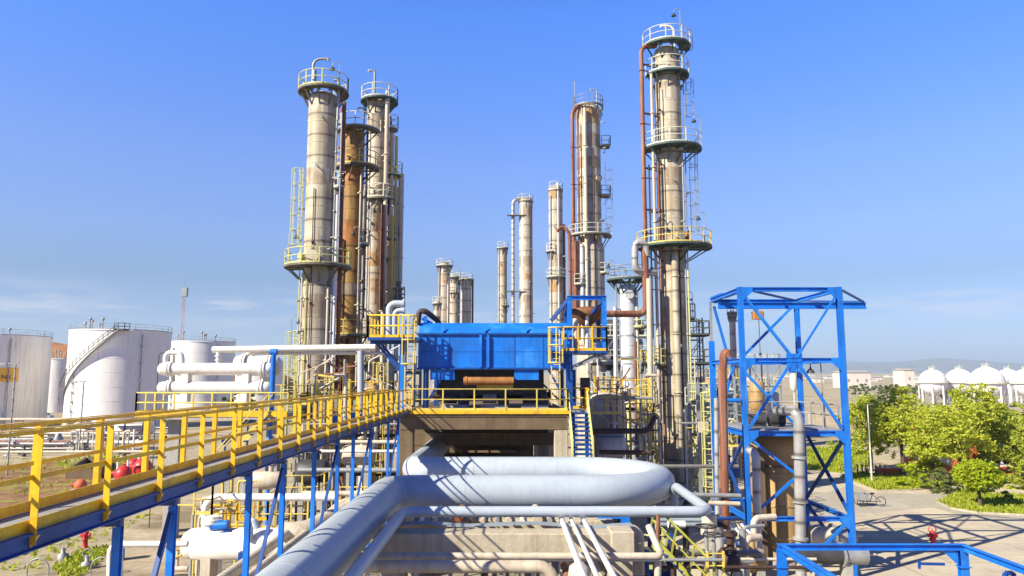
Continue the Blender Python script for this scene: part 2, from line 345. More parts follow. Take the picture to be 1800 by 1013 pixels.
# ------------------------------------------------------------------ ground, far plain, hills
def ground_h(x, y):
    if y < 330: return 0.0
    return 0.0122 * (y - 330) * (1 - 0.25 * min(1, (y - 330) / 6000)) + 1.2 * math.sin(x * 0.011 + y * 0.004) * min(1, (y - 330) / 400)
GROUND = mat("dusty_ground", (0.46, 0.38, 0.25), 0.95, var=0.3, scale=0.06, patch=((0.24, 0.24, 0.07), 0.58, 0.70, 0.22), fine=0.35, bump=0.3, spec=0.1)
ys = [-120, -20, 0, 20, 40, 60, 80, 100, 130, 160, 200, 250, 330, 400, 480, 560, 660, 800, 1000, 1250, 1600, 2000, 2600, 3400, 4400, 5600, 7000, 9000]
nx = 44; mb = MB(); vs = []; fs = []
for y in ys:
    hw = 260 + max(0, y) * 1.25
    for i in range(nx + 1):
        x = -hw + 2 * hw * i / nx; vs.append((x, y, ground_h(x, y)))
for j in range(len(ys) - 1):
    for i in range(nx): a = j * (nx + 1) + i; fs.append((a, a + 1, a + nx + 2, a + nx + 1))
mb.add(vs, fs, True); struct('ground', mb, GROUND)

def hill_range(name, y0, depth, x0, x1, base, height, seed, m, n=70, rows=9, rough=0.35):
    rnd = random.Random(seed); ph = [(rnd.uniform(0, 6), rnd.uniform(2, 16), rnd.uniform(0.3, 1)) for _ in range(8)]
    vs = []; fs = []
    for j in range(rows):
        fy = j / (rows - 1)
        for i in range(n + 1):
            fx = i / n; prof = 0.55 + rough * sum(a * math.sin(p + fx * k * 3) for p, k, a in ph) / 4
            env = math.sin(math.pi * min(1, max(0, fx))) ** 0.5
            z = base + max(0, height * prof * env) * math.sin(math.pi * fy * 0.5) + rnd.uniform(-1, 1) * height * 0.035
            vs.append((x0 + (x1 - x0) * fx, y0 + depth * fy, z if j else base - 30))
    for j in range(rows - 1):
        for i in range(n): a = j * (n + 1) + i; fs.append((a, a + 1, a + n + 2, a + n + 1))
    struct(name, MB().add(vs, fs, True), m)
HILL = mat("hill_scrub", (0.22, 0.21, 0.13), 0.95, var=0.3, scale=0.004, patch=((0.08, 0.1, 0.05), 0.5, 0.62, 0.006), spec=0.1)
hill_range('hills', 7200, 1500, -3000, 9500, 70, 250, 3, HILL)
SCARP = mat("red_earth", (0.42, 0.20, 0.085), 0.95, var=0.35, scale=0.05, patch=((0.14, 0.15, 0.05), 0.58, 0.68, 0.12), bump=0.4, spec=0.1)
hill_range('hillside', 262, 70, -340, -86, -2, 50, 11, SCARP, n=60, rough=0.12)

YARDM = mat("pale_concrete_paving", (0.55, 0.47, 0.34), 0.9, joints=4.2, var=0.14, scale=0.25, fine=0.12, patch=((0.45, 0.37, 0.30), 0.55, 0.7, 0.3), spec=0.2)
ROADM = mat("worn_asphalt", (0.43, 0.385, 0.31), 0.9, var=0.18, scale=0.3, fine=0.2, patch=((0.48, 0.43, 0.33), 0.55, 0.68, 0.2), spec=0.2)
LAWNM = mat("lawn_soil", (0.30, 0.34, 0.04), 0.95, var=0.3, scale=0.7, patch=((0.36, 0.30, 0.12), 0.56, 0.66, 0.5), spec=0.1)
MULCH = mat("brown_mulch", (0.36, 0.205, 0.10), 0.95, var=0.55, scale=0.6, fine=0.7, patch=((0.26, 0.27, 0.05), 0.54, 0.62, 0.35), bump=0.8, spec=0.1)
SLABM = mat("sandy_paving", (0.47, 0.38, 0.26), 0.9, var=0.3, scale=0.3, fine=0.4, patch=((0.22, 0.17, 0.10), 0.5, 0.62, 0.25), spec=0.15)
DIRTY = mat("oily_concrete_floor", (0.36, 0.31, 0.23), 0.8, var=0.5, scale=0.5, fine=0.3, spec=0.25)
def sheet(name, pts, z, m): return struct(name, MB().add([(p[0], p[1], z) for p in pts], [tuple(range(len(pts)))]), m)
def gp(*uv): return [G(u, v) for u, v in uv]
sheet('concrete_yard', [(7, 8), (60, 8), (90, 66), (60, 74), (26, 74), (16, 62), (7, 62)], 0.004, YARDM)
sheet('road', gp((1432, 872), (1500, 852), (1530, 866), (1640, 868), (1800, 880), (2300, 905), (2300, 960), (1800, 925), (1700, 908), (1640, 892), (1500, 905), (1440, 925)), 0.008, ROADM)
sheet('process_floor', [(-15, 12), (7, 12), (7, 74), (-15, 74)], 0.004, DIRTY)
sheet('service_road', gp((-300, 1100), (60, 1013), (170, 960), (290, 893), (330, 880), (420, 880), (380, 1013), (330, 1100)), 0.008, SLABM)
sheet('earth_bank', gp((-200, 900), (0, 905), (110, 880), (185, 845), (180, 830), (110, 812), (0, 818), (-150, 830)), 0.008, MULCH)
sheet('tank_farm_floor', gp((-900, 780), (-900, 722), (380, 715), (520, 740), (330, 792), (0, 796)), 0.008, SLABM)
def inside(p, poly):
    c = False; n = len(poly)
    for i in range(n):
        a, b = poly[i], poly[i - 1]
        if (a[1] > p[1]) != (b[1] > p[1]) and p[0] < (b[0] - a[0]) * (p[1] - a[1]) / (b[1] - a[1]) + a[0]: c = not c
    return c
def lawn(name, label, poly, n, hgt=0.28, seed=1, m=None, base=True):
    rnd = random.Random(seed); mb = MB()
    if base: sheet(name + '_ground', poly, 0.012, LAWNM)
    xs = [p[0] for p in poly]; yy = [p[1] for p in poly]; k = 0
    while k < n:
        x, y = rnd.uniform(min(xs), max(xs)), rnd.uniform(min(yy), max(yy)); k += 1
        if not inside((x, y), poly): continue
        a = rnd.uniform(0, 6.28); h = hgt * rnd.uniform(0.4, 1.2); wd = rnd.uniform(0.05, 0.14); lx, ly = rnd.uniform(-.12, .12), rnd.uniform(-.12, .12)
        c, s = math.cos(a) * wd, math.sin(a) * wd
        mb.add([(x - c, y - s, 0.01), (x + c, y + s, 0.01), (x + c * .3 + lx, y + s * .3 + ly, h), (x - c * .3 + lx, y - s * .3 + ly, h)], [(0, 1, 2, 3)])
    o = mb.build(name, m or GRASSM); o['kind'] = 'stuff'; o['label'] = label; o['category'] = 'grass'
lawnA = gp((1478, 840), (1505, 850), (1540, 864), (1600, 863), (1650, 858), (1700, 846), (1640, 836), (1560, 838), (1500, 832))
lawnB = gp((1648, 884), (1672, 895), (1720, 903), (1800, 907), (1900, 912), (1900, 878), (1800, 873), (1720, 868), (1690, 866))
lawnC = gp((1405, 822), (1478, 832), (1530, 818), (1530, 796), (1470, 788), (1400, 790))
lawn('lawn', 'strip of bright green grass before the parked bicycles', lawnA, 9000, 0.3, 1)
lawn('grass_island', 'grassy island with kerb round the small round tree', lawnB, 7000, 0.3, 2)
lawn('meadow', 'sunny yellow green grass slope behind the blue steel tower', lawnC, 7000, 0.35, 3)
lawn('weeds', 'bright weeds growing on the left beside the brown earth', gp((95, 815), (180, 800), (250, 812), (330, 850), (240, 850), (120, 830)), 3000, 0.4, 4, base=False)
lawn('scattered_weeds', 'weeds scattered over the brown earth at the left', gp((-60, 812), (80, 806), (180, 835), (110, 880), (20, 870), (-60, 850)), 500, 0.3, 6, base=False)
lawn('dry_tufts', 'dry tufts on the sandy ground at the lower left', gp((-100, 1013), (60, 930), (200, 905), (280, 905), (150, 960), (40, 1013)), 500, 0.2, 8, base=False)
lawn('verge_weeds', 'dry weeds at the foot of the left red hydrant', gp((90, 1000), (150, 965), (190, 962), (180, 985), (120, 1030)), 1500, 0.22, 5, GRASSM, base=False)
for nm, poly, lab in (('kerb', lawnA[:5], 'pale worn kerb along the grass strip'), ('island_kerb', lawnB[:5], 'pale worn kerb round the grassy island')):
    mb = MB()
    for a, b in zip(poly, poly[1:]): mb.bar((a[0], a[1], 0.06), (b[0], b[1], 0.06), 0.16, 0.12)
    tag(mb.build(nm, CONC), lab, 'kerb')

# ------------------------------------------------------------------ far town, spheres, tanks
rt = random.Random(12); m1 = mat("town_wall", (0.66, 0.58, 0.50), 0.8, var=0.15, scale=0.1); m2 = mat("town_wall_grey", (0.58, 0.54, 0.50), 0.8, var=0.15, scale=0.1)
def shed(u0, u1, v0, v1, Y, lab, grp=None, wm=None):
    a, b = P(u0, v1, Y), P(u1, v0, Y); z0 = ground_h(a.x, Y) - 0.5; dp = rt.uniform(12, 24)
    t = thing('town_building', lab, 'building', (a.x, Y, z0), grp); hh = max(b.z, z0 + 3)
    MB().box(a.x, b.x, Y, Y + dp, z0, hh).build('wall', wm or m1, t)
    MB().add([(a.x - .6, Y - .6, hh), (b.x + .6, Y - .6, hh), (b.x + .6, Y + dp + .6, hh), (a.x - .6, Y + dp + .6, hh), (a.x - .6, Y + dp / 2, hh + 1.6), (b.x + .6, Y + dp / 2, hh + 1.6)],
        [(0, 1, 5, 4), (2, 3, 4, 5), (0, 4, 3), (1, 2, 5), (3, 2, 1, 0)]).build('roof', CONCG, t)
    k = min(8, int((b.x - a.x) / 5))
    for q in range(k):
        x0 = a.x + (q + 0.5) * (b.x - a.x) / k
        MB().box(x0 - .8, x0 + .8, Y - 0.06, Y + 0.1, z0 + (hh - z0) * 0.40, z0 + (hh - z0) * 0.6).build('window', STEEL, t)
shed(1590, 1607, 651, 663, 600, 'small white cube shaped building left of the white spheres')
shed(1484, 1530, 655, 667, 560, 'long low pale shed far off, nearest the blue tower')
for k in range(34):
    Y = rt.uniform(640, 1500); u = rt.uniform(1215, 1620) if k > 8 else rt.uniform(1480, 1600); wd = rt.uniform(7, 20) * 800 / Y; v = 666 + (9 - ground_h(0, Y)) / Y * 1300
    shed(u, u + wd, v - rt.uniform(5, 9) * 800 / Y, v, Y, 'small pale block of the far town on the plain at the right', 'pale buildings of the far town', m1 if k % 3 else m2)
def leaves(mb, rnd, c, rad, n, size, clump=7, flat=0.8):
    """leaf-sized quads in clumps through an ellipsoid"""
    cl = []
    for _ in range(max(4, n // 55)):
        while True:
            p = Vector((rnd.uniform(-1, 1), rnd.uniform(-1, 1), rnd.uniform(-1, 1)))
            if 0.25 < p.length < 1: break
        cl.append((p, rnd.uniform(0.07, 0.17)))
    for _ in range(n):
        p, s = rnd.choice(cl); q = p + Vector((rnd.gauss(0, s), rnd.gauss(0, s), rnd.gauss(0, s * flat)))
        if q.length > 1.12: q *= rnd.uniform(0.8, 1.1) / q.length
        x = Vector((c[0] + q.x * rad[0], c[1] + q.y * rad[1], c[2] + q.z * rad[2]))
        a = Vector((rnd.gauss(0, 1), rnd.gauss(0, 1), rnd.gauss(0, 0.6))).normalized(); b = a.cross(Vector((rnd.gauss(0, 1), rnd.gauss(0, 1), rnd.gauss(0, 1)))).normalized()
        k = size * rnd.uniform(0.6, 1.25); a *= k; b *= k * 0.6
        mb.add([x - a, x - b * 0.9, x + a, x + b * 0.9], [(0, 1, 2, 3)])
def tree(name, label, x, y, h, crown, n, size, lm, trunk_r=0.16, crown_z=None, seed=0, group=None, zb=0.0, limbs=5, cat='tree', dense=False):
    rnd = random.Random(seed + 100); t = thing(name, label, cat, (x, y, zb), group)
    cz = zb + (crown_z or h * 0.62); mb = MB()
    mb.tube([(x, y, zb), (x + .05, y, zb + h * 0.22), (x - .04, y + .05, zb + h * 0.4), (x + .06, y, cz + crown[2] * 0.3)], [trunk_r * 1.25, trunk_r, trunk_r * 0.8, trunk_r * 0.3], 8)
    for k in range(limbs):
        a = k * 6.28 / limbs + rnd.uniform(-.4, .4); z0 = zb + h * rnd.uniform(0.28, 0.45); ex = rnd.uniform(0.5, 0.8)
        mb.tube([(x, y, z0), (x + math.cos(a) * crown[0] * ex * .5, y + math.sin(a) * crown[1] * ex * .5, (z0 + cz) / 2 + .2), (x + math.cos(a) * crown[0] * ex, y + math.sin(a) * crown[1] * ex, cz + rnd.uniform(-.2, .5) * crown[2])],
                [trunk_r * .5, trunk_r * .32, trunk_r * .1], 6)
    mb.build('trunk', BARK, t)
    lb = MB(); leaves(lb, rnd, (x, y, cz), [k * (.98 if dense else .8) for k in crown], int(n * (1.6 if dense else .36)), size)
    for _ in range(12):
        d = Vector((rnd.gauss(0, 1), rnd.gauss(0, 1), rnd.gauss(.1, .9))).normalized() * rnd.uniform(.5, .85)
        leaves(lb, rnd, (x + d.x * crown[0], y + d.y * crown[1], cz + d.z * crown[2]), [k * rnd.uniform(.26, .46) for k in crown], n // 19, size * rnd.uniform(.85, 1.2))
    lb.build('crown', lm, t); return t

# scrub on the far plain, right of the steel tower and behind the columns
rnd = random.Random(5)
for i in range(44):
    u = 1488 + i * 4.4 + rnd.uniform(-3, 3); Y = rnd.uniform(330, 520); x = (u - 893) / F * Y
    s = rnd.uniform(1.5, 3.0); b = MB(); zb = ground_h(x, Y)
    leaves(b, rnd, (x, Y, zb + s * 0.8), (s * 1.2, s, s), 160, 0.7)
    tag(b.build('bush', LEAF4, loc=(x, Y, zb)), 'dull green bush in the scrub row on the far brown plain', 'bush', 'bushes scattered on the far plain')

# LPG spheres on legs
def sphere(u, v, r, Y, label):
    c = P(u, v, Y); rr = W(r, Y); t = thing('gas_sphere', label, 'gas sphere', (c.x, Y, 0), 'white gas storage spheres')
    MB().ball(c, rr, 16).build('shell', SPHW, t)
    mb = MB(); mb.sector(c, rr, rr + 0.7, 0, 2 * math.pi, c.z - 0.1, c.z + 0.05, 32); rail_arc(mb, c, rr + .65, 0, 2 * math.pi, c.z, 1.1, .05, 32); mb.build('walkway_ring', RAILW, t)
    for k in range(8):
        a = k * math.pi / 4 + 0.2; x, y = c.x + rr * 0.97 * math.cos(a), c.y + rr * 0.97 * math.sin(a)
        MB().tube([(x, y, 0), (x, y, c.z)], 0.30, 8).build('leg', SPHW, t)
    mb = MB()
    for k in range(8):
        a, b = k * math.pi / 4 + 0.2, (k + 1) * math.pi / 4 + 0.2
        p = lambda q, z: (c.x + rr * .97 * math.cos(q), c.y + rr * .97 * math.sin(q), z)
        mb.bar(p(a, 0.6), p(b, c.z * .75), .09); mb.bar(p(b, 0.6), p(a, c.z * .75), .09)
    mb.build('cross_brace', STEEL, t)
    mb = MB(); mb.sector((c.x, c.y), 0.0, 1.2, 0, 2 * math.pi, c.z + rr, c.z + rr + .2, 12); rail_arc(mb, (c.x, c.y), 1.2, 0, 2 * math.pi, c.z + rr + .2, .8, .04, 12); mb.tube([(c.x + .5, c.y, c.z + rr), (c.x + .5, c.y, c.z + rr + 1.9)], .07, 6); mb.build('top_fittings', RAILW, t)
    mb = MB(); ladder(mb, (c.x - rr - .5, c.y, 0), 0, c.z, (-1, 0, 0), .8, .05); mb.build('ladder', STEEL, t)
sphere(1640, 673, 23, 265, 'leftmost white gas sphere behind the trees')
sphere(1687, 673, 24, 268, 'second white gas sphere from the left, half behind its neighbour')
sphere(1735, 674, 28.5, 240, 'largest white gas sphere, standing in front of the others')
sphere(1773, 673, 23.5, 285, 'white gas sphere just right of the largest one')
sphere(1806, 674, 25, 255, 'white gas sphere cut off by the right picture edge')
def tank(label, u, vtop, Y, r, m, stair=False, sign=False, name='storage_tank'):
    z = P(u, vtop, Y).z; x = P(u, 700, Y).x; c = (x, Y); t = thing(name, label, 'storage tank', (x, Y, 0), 'white storage tanks')
    mb = MB().lathe([(r, 0), (r, z)], (x, Y, 0), 64, caps=False)
    for q in range(1, 7): mb.lathe([(r + .01, z * q / 7 - .04), (r + .035, z * q / 7), (r + .01, z * q / 7 + .04)], (x, Y, 0), 64, caps=False)
    mb.build('shell', m, t)
    MB().lathe([(r + .12, z - .05), (r + .12, z + .12), (0.05, z + .12 + r * .06)], (x, Y, 0), 64).build('roof', m, t)
    mb = MB(); rail_arc(mb, c, r + .05, 0, 2 * math.pi, z + .1, 1.0, .028, 56, 30)
    mb.build('handrail', STEEL, t)
    rnd = random.Random(int(u))
    for _ in range(6):
        mb = MB(); a = rnd.uniform(-2.6, -.5); d = r * rnd.uniform(.6, .95); h = rnd.uniform(1, 2.2); px, py = x + d * math.cos(a), Y + d * math.sin(a)
        mb.tube([(px, py, z), (px, py, z + h)], .12, 6); mb.ball((px, py, z + h), .3, 5); mb.build('roof_vent', STEEL, t)
    if stair:
        # spiral stair climbing the shell from the left to the top in the middle
        mb = MB(); rl = MB(); n = 60; a0, a1 = R(-160), R(-66); z0 = z * 0.24
        for i in range(n):
            a = a0 + (a1 - a0) * i / n; zz = z0 + (z - z0) * i / n; ca, sa = math.cos(a), math.sin(a)
            mb.bar((x + (r + .03) * ca, Y + (r + .03) * sa, zz), (x + (r + .95) * ca, Y + (r + .95) * sa, zz), .34, .06)
        for rr in (r + .06, r + .95): mb.tube([(x + rr * math.cos(a0 + (a1 - a0) * i / n), Y + rr * math.sin(a0 + (a1 - a0) * i / n), z0 + (z - z0) * i / n) for i in range(n + 1)], .10, 5)
        so = mb.build('stair', STEEL, t)
        for h in (.55, 1.1): rl.tube([(x + (r + .95) * math.cos(a0 + (a1 - a0) * i / n), Y + (r + .95) * math.sin(a0 + (a1 - a0) * i / n), h + z0 + (z - z0) * i / n) for i in range(n + 1)], .05, 5)
        for i in range(0, n + 1, 3):
            a = a0 + (a1 - a0) * i / n; zz = z0 + (z - z0) * i / n; rl.bar((x + (r + .95) * math.cos(a), Y + (r + .95) * math.sin(a), zz), (x + (r + .95) * math.cos(a), Y + (r + .95) * math.sin(a), zz + 1.1), .07)
        rl.build('handrail', DARK, so)
        mb = MB(); a = a1 + .06; px, py = x + (r + .3) * math.cos(a), Y + (r + .3) * math.sin(a); mb.box(px - .9, px + .9, py - .9, py + .9, z - .1, z); rail_line(mb, [(px - .9, py - .9, z), (px + .9, py - .9, z), (px + .9, py + .9, z)], 1.2, .05); mb.build('stair_landing', DARK, t)
    for k, a in enumerate((R(-40), R(-118))):
        mb = MB(); px, py = x + (r + .2) * math.cos(a), Y + (r + .2) * math.sin(a)
        mb.tube([(px, py, .2), (px, py, z - .6 if k == 0 else z * .55)], .09, 6)
        for q in range(5): mb.box(px - .15, px + .15, py - .2, py + .1, z * (.15 + .17 * q) * (1 if k == 0 else .55), z * (.15 + .17 * q) * (1 if k == 0 else .55) + .25)
        mb.build('standpipe', STEEL, t)
    if sign:
        a0, a1 = R(-58), R(-30)
        s = MB().sector(c, r + .02, r + .09, a0, a1, z * .5, z * .65, 12).build('sign_panel', SIGN, t)
        cu = bpy.data.curves.new('letters', 'FONT'); cu.body = "NK"; cu.size = 1.15; cu.extrude = .02; cu.align_x = 'CENTER'
        tmp = bpy.data.objects.new('letters_tmp', cu); COL.objects.link(tmp); dg = bpy.context.evaluated_depsgraph_get(); me = bpy.data.meshes.new_from_object(tmp.evaluated_get(dg)); bpy.data.objects.remove(tmp)
        me.materials.clear(); me.materials.append(BLACK); a = R(-41.5)
        lo = bpy.data.objects.new('lettering', me); COL.objects.link(lo); lo.parent = s
        lo.location = Vector((x + (r + .13) * math.cos(a), Y + (r + .13) * math.sin(a), z * .53)) - parent_world(s); lo.rotation_euler = (R(90), 0, a + R(90))
    return t
tank('largest white storage tank with a spiral stair climbing its side', 207, 585, 141, 8.7, TANKW, stair=True)
tank('white storage tank with an orange sign at the left picture edge', -18, 593, 141, 9.4, TANKG, sign=True)
tank('small greyish tank between the two large white tanks', 101, 632, 205, 4.5, TANKG)
tank('low white tank with rusty roof rim behind the horizontal drums', 350, 603, 178, 7.6, TANKW)
tank('pale tank far off behind the weeds left of the stained tower', 455, 636, 260, 8, TANKG)
# lattice mast
t = thing('lattice_mast', 'thin red and white lattice mast rising behind the white tanks', 'mast', (P(318, 640, 250).x, 250, 0))
x, z1 = P(318, 640, 250).x, P(318, 506, 250).z; mb = MB()
for dx, dy in ((-.45, -.4), (.45, -.4), (0, .45)): mb.bar((x + dx, 250 + dy, 0), (x + dx, 250 + dy, z1), .12)
z = 0
while z < z1 - 1.6:
    c3 = [(x - .45, 249.6), (x + .45, 249.6), (x, 250.45)]
    for k in range(3): a, b = c3[k], c3[(k + 1) % 3]; mb.bar((*a, z), (*b, z + 1.6), .08); mb.bar((*a, z), (*b, z), .07)
    z += 1.6
m2 = mat("mast_paint", (0.5, 0.35, 0.33), 0.6, var=0.4, scale=0.25)
mb.build('lattice', m2, t); MB().box(x - .9, x + .9, 249.3, 250.7, z1 - 3, z1).lathe([(.15, 0), (.06, 3)], (x, 250, z1), 8).build('antenna', STEEL, t)

# ------------------------------------------------------------------ distillation columns
TAU = 2 * math.pi
def column(label, u, Y, r, vtop, m, plats=(), name='distillation_column', zb=0.0, bands=True, dome=0.6, rings=None, group=None, taper=None):
    """u: picture column at the horizon. plats: (v of the floor, radius, a0, a1, rail material, floor material, dx)"""
    x = P(u, 666, Y).x; z = P(u, vtop, Y).z; t = thing(name, label, 'distillation column', (x, Y, zb), group)
    prof = [(r * 1.25, zb), (r * 1.25, zb + .25), (r * 1.02, zb + .3), (r, zb + 1.2)]
    if taper:
        for rr, vv in taper: zz = P(u, vv, Y).z; prof += [(prof[-1][0], zz - .5), (rr, zz + .3)]
    rt = prof[-1][0]
    prof += [(rt, z - dome), (rt * .93, z - dome * .5), (rt * .7, z - dome * .15), (rt * .25, z), (.01, z + .02)]
    MB().lathe(prof, (x, Y, 0), 28, caps=False).build('shell', m, t)
    mb = MB(); zz = zb + 1.0; st = rings or 1.55
    k = 0
    while zz < z - dome:
        rr = r
        if taper:
            for q, vv in taper:
                if zz > P(u, vv, Y).z: rr = q
        mb.lathe([(rr + .004, zz - .035), (rr + .022, zz), (rr + .004, zz + .035)], (x, Y, 0), 28, caps=False); zz += st
    mb.build('cladding_band', m, t)
    for pl in plats:
        v, pr, a0, a1, rm, fm = pl[:6]; dx = pl[6] if len(pl) > 6 else 0; pz = P(u, v, Y).z; c = (x + dx, Y)
        mb = MB().sector(c, r * .97, pr, a0, a1, pz - .05, pz, 28); mb.sector(c, pr - .025, pr + .025, a0, a1, pz - .13, pz + .02, 28)
        n = max(4, int((a1 - a0) / .6))
        for i in range(n):
            a = a0 + (a1 - a0) * (i + .5) / n; ca, sa = math.cos(a), math.sin(a)
            mb.bar((x + r * ca, Y + r * sa, pz - 1.2), (c[0] + pr * .92 * ca, Y + pr * .92 * sa, pz - .15), .09)
            mb.bar((x + r * ca, Y + r * sa, pz - .16), (c[0] + pr * .96 * ca, Y + pr * .96 * sa, pz - .16), .10)
        o = mb.build('platform', fm, t)
        mb = MB(); rail_arc(mb, c, pr - .03, a0, a1, pz, 1.1, .036, 26); mb.build('handrail', rm, o)
    t['_x'] = x; t['_z'] = z; t['_r'] = r; t['_Y'] = Y; t['_r_top'] = rt
    return t
def riser(t, u, Y, v0, v1, rpx, m, name='riser_pipe', top=None, clamps=True, label=None, n=10):
    """a pipe running up its column; u measured at the horizon. top: list of extra (dx,dy,dz) added at the upper end"""
    x = P(u, 666, Y).x; za, zb2 = P(u, v0, Y).z, P(u, v1, Y).z; r = W(rpx, Y)
    pts = [Vector((x, Y, za)), Vector((x, Y, zb2))]
    for d in (top or []): pts.append(pts[-1] + Vector(d))
    mb = MB().tube(pts, r, n, r * 2.5)
    if clamps:
        z = za + 2.2; cx, cy = t['_x'], t['_Y']
        while z < zb2 - .5: mb.bar((x, Y, z), (x + (cx - x) * .7, Y + (cy - Y) * .7, z), .07); mb.lathe([(r + .005, z - .06), (r + .05, z - .06), (r + .05, z + .06), (r + .005, z + .06)], (x, Y, 0), n, caps=False); z += 4.3
    o = mb.build(name, m, t)
    if label: o['label'] = label
    return o
def side_ladder(t, a, v0, v1, m, caged=None, gap=.22, cm=None):
    ca, sa = math.cos(a), math.sin(a); x, Y, r = t['_x'], t['_Y'], t['_r']; p = (x + (r + gap) * ca, Y + (r + gap) * sa)
    z0, z1 = P(893, v0, Y).z, P(893, v1, Y).z; mb = MB(); ladder(mb, (*p, 0), z0, z1, (ca, sa, 0))
    for q in range(int((z1 - z0) / 3) + 1): z = z0 + .3 + q * 3; mb.bar((*p, z), (x + r * ca, Y + r * sa, z), .06)
    o = mb.build('ladder', m, t)
    if caged: mb = MB(); cage(mb, (*p, 0), P(893, caged[0], Y).z, P(893, caged[1], Y).z, (ca, sa, 0)); mb.build('safety_cage', cm or m, o)
def goose(t, dx, dy, v0, v1, side, m, r=.09, reach=1.1):
    x, Y = t['_x'] + dx, t['_Y'] + dy; z0, z1 = P(893, v0, Y).z, P(893, v1, Y).z
    MB().tube([(x, Y, z0), (x, Y, z1), (x + side * reach, Y, z1 + .02), (x + side * (reach + .02), Y, z1 - .12)], r, 8, .7, seg=7).build('vent_pipe', m, t)
def manhole(t, a, v, m, R_=.38):
    x, Y, r = t['_x'], t['_Y'], t['_r']; z = P(893, v, Y).z; d = Vector((math.cos(a), math.sin(a), 0)); c = Vector((x, Y, z))
    MB().tube([c + d * (r - .1), c + d * (r + .3)], R_, 14).tube([c + d * (r + .3), c + d * (r + .38)], R_ * 1.25, 14).build('manhole', m, t)
def nozzle_set(t, rnd, n, v0, v1, m):
    x, Y, r = t['_x'], t['_Y'], t['_r']; mb = MB()
    for _ in range(n):
        a = rnd.uniform(-2.9, -.2); z = P(893, rnd.uniform(v0, v1), Y).z; d = Vector((math.cos(a), math.sin(a), 0)); c = Vector((x, Y, z))
        q = .06; mb.tube([c + d * r * .98, c + d * (r + .45)], q, 6); mb.tube([c + d * (r + .40), c + d * (r + .47)], q * 2, 8)
    mb.build('nozzle', m, t)
rc = random.Random(21)
# left group -------------------------------------------------------
c1 = column('tall tan column at far left of the left cluster, yellow round platform halfway up', 553, 52, 1.03, 164, CLAD,
    [(163, 1.80, 0, TAU, YELG, PLAT), (470, 2.32, R(-200), R(20), YELG, PLAT)])
riser(c1, 541, 50.9, 700, 330, .9, BROWN, 'drain_pipe'); riser(c1, 584, 51.6, 690, 315, 3.2, WHITE); riser(c1, 592, 52.2, 690, 180, 3.6, RUST); riser(c1, 579, 51.5, 640, 180, 1.6, STEEL)
riser(c1, 572, 51.1, 690, 505, 2.2, CREAM); riser(c1, 528, 52.3, 470, 170, 2.0, STEEL, 'conduit')
side_ladder(c1, R(190), 470, 298, YELG, (432, 300)); side_ladder(c1, R(195), 660, 470, YELG, (650, 585)); goose(c1, -.75, -.3, 163, 104, 1, STEEL, .10)
lamp_part(c1, (c1['_x'] + 1.3, 51.2, P(590, 163, 52).z), 2.0, -1); lamp_part(c1, (c1['_x'] - 2.0, 51.5, P(590, 470, 52).z), 2.6, 1); lamp_part(c1, (c1['_x'] - 1.6, 51.5, P(590, 655, 52).z), 4.0, 1)
manhole(c1, R(-95), 456, CLAD); manhole(c1, R(-140), 456, YELG, .3); nozzle_set(c1, rc, 7, 180, 690, STEEL)
p = c1; x = c1['_x']; zt = P(570, 148, 52).z
mb = MB().tube([(x + .9, 51.3, zt), (x + 1.25, 51.3, zt), (x + 1.25, 51.3, zt - 3)], .1, 8, .2).tube([(x - .5, 51.2, zt - .6), (x - .5, 51.2, zt + .7)], .16, 8); mb.build('top_fittings', STEEL, c1)
c2 = column('rust brown column between two pale ones in the left cluster', 609, 56, .92, 226, CLADR, [(232, 1.65, R(-190), R(10), RAILW, PLAT, .5), (296, 1.65, R(-180), R(30), YELP, PLAT, .45), (590, 1.6, R(-190), R(10), YELP, PLAT)], rings=1.9)
riser(c2, 588, 55.4, 560, 190, 3.2, RUST); riser(c2, 633, 55.6, 690, 335, 2.4, STEEL); riser(c2, 636, 55.2, 560, 225, 2.0, BROWN)
goose(c2, .9, -.3, 232, 190, -1, DARK, .06, .5); lamp_part(c2, (c2['_x'] + .9, 55.2, P(620, 470, 56).z), 3.0, -1); nozzle_set(c2, rc, 5, 250, 650, ORNG)
c3 = column('pale column with orange rust stains, rightmost thick one of the left cluster', 652, 60, .80, 172, CLADL,
    [(179, 1.55, 0, TAU, RAILW, PGRN, .2), (352, 1.35, R(-180), R(40), RAILW, PLAT, .45)], rings=1.75)
riser(c3, 671, 59.0, 690, 160, 4.0, CREAM, label='long pale riser pipe with a rusty lower half'); riser(c3, 682, 59.4, 560, 236, 3.6, CREAM); riser(c3, 667, 58.6, 545, 360, 3.6, RUST); riser(c3, 677, 59.6, 690, 205, 2.2, BROWN); riser(c3, 689, 59.7, 560, 240, 2.4, YELP)
riser(c3, 641, 59.3, 690, 225, 2.0, STEEL, 'conduit'); goose(c3, -.15, -.5, 179, 124, -1, STEEL, .09, .5)
x = c3['_x']
def side_platform(t, u, v, rpx, Y, fm, rm, name='side_platform'):
    q = P(u, v, Y); rr = W(rpx, Y); cx, cy, r = t['_x'], t['_Y'], t['_r']
    mb = MB().sector((q.x, q.y), 0, rr, 0, TAU, q.z - .12, q.z, 18); mb.bar((q.x, q.y, q.z - .2), (cx, cy, q.z - .2), .16); mb.bar((q.x, q.y, q.z - .2), (cx, cy, q.z - 1.4), .12)
    o = mb.build(name, fm, t); mb = MB(); rail_arc(mb, (q.x, q.y), rr, 0, TAU, q.z, 1.1, .034, 16); mb.build('handrail', rm, o)
side_platform(c3, 686, 228, 14, 60, PGRN, RAILW); side_platform(c3, 690, 310, 17, 60, PGRN, YELG); side_platform(c3, 676, 350, 16, 59.5, PLAT, RAILW)
riser(c3, 699, 60, 500, 306, 5.2, CREAM, label='wide pale grey down pipe at the right of the cluster')
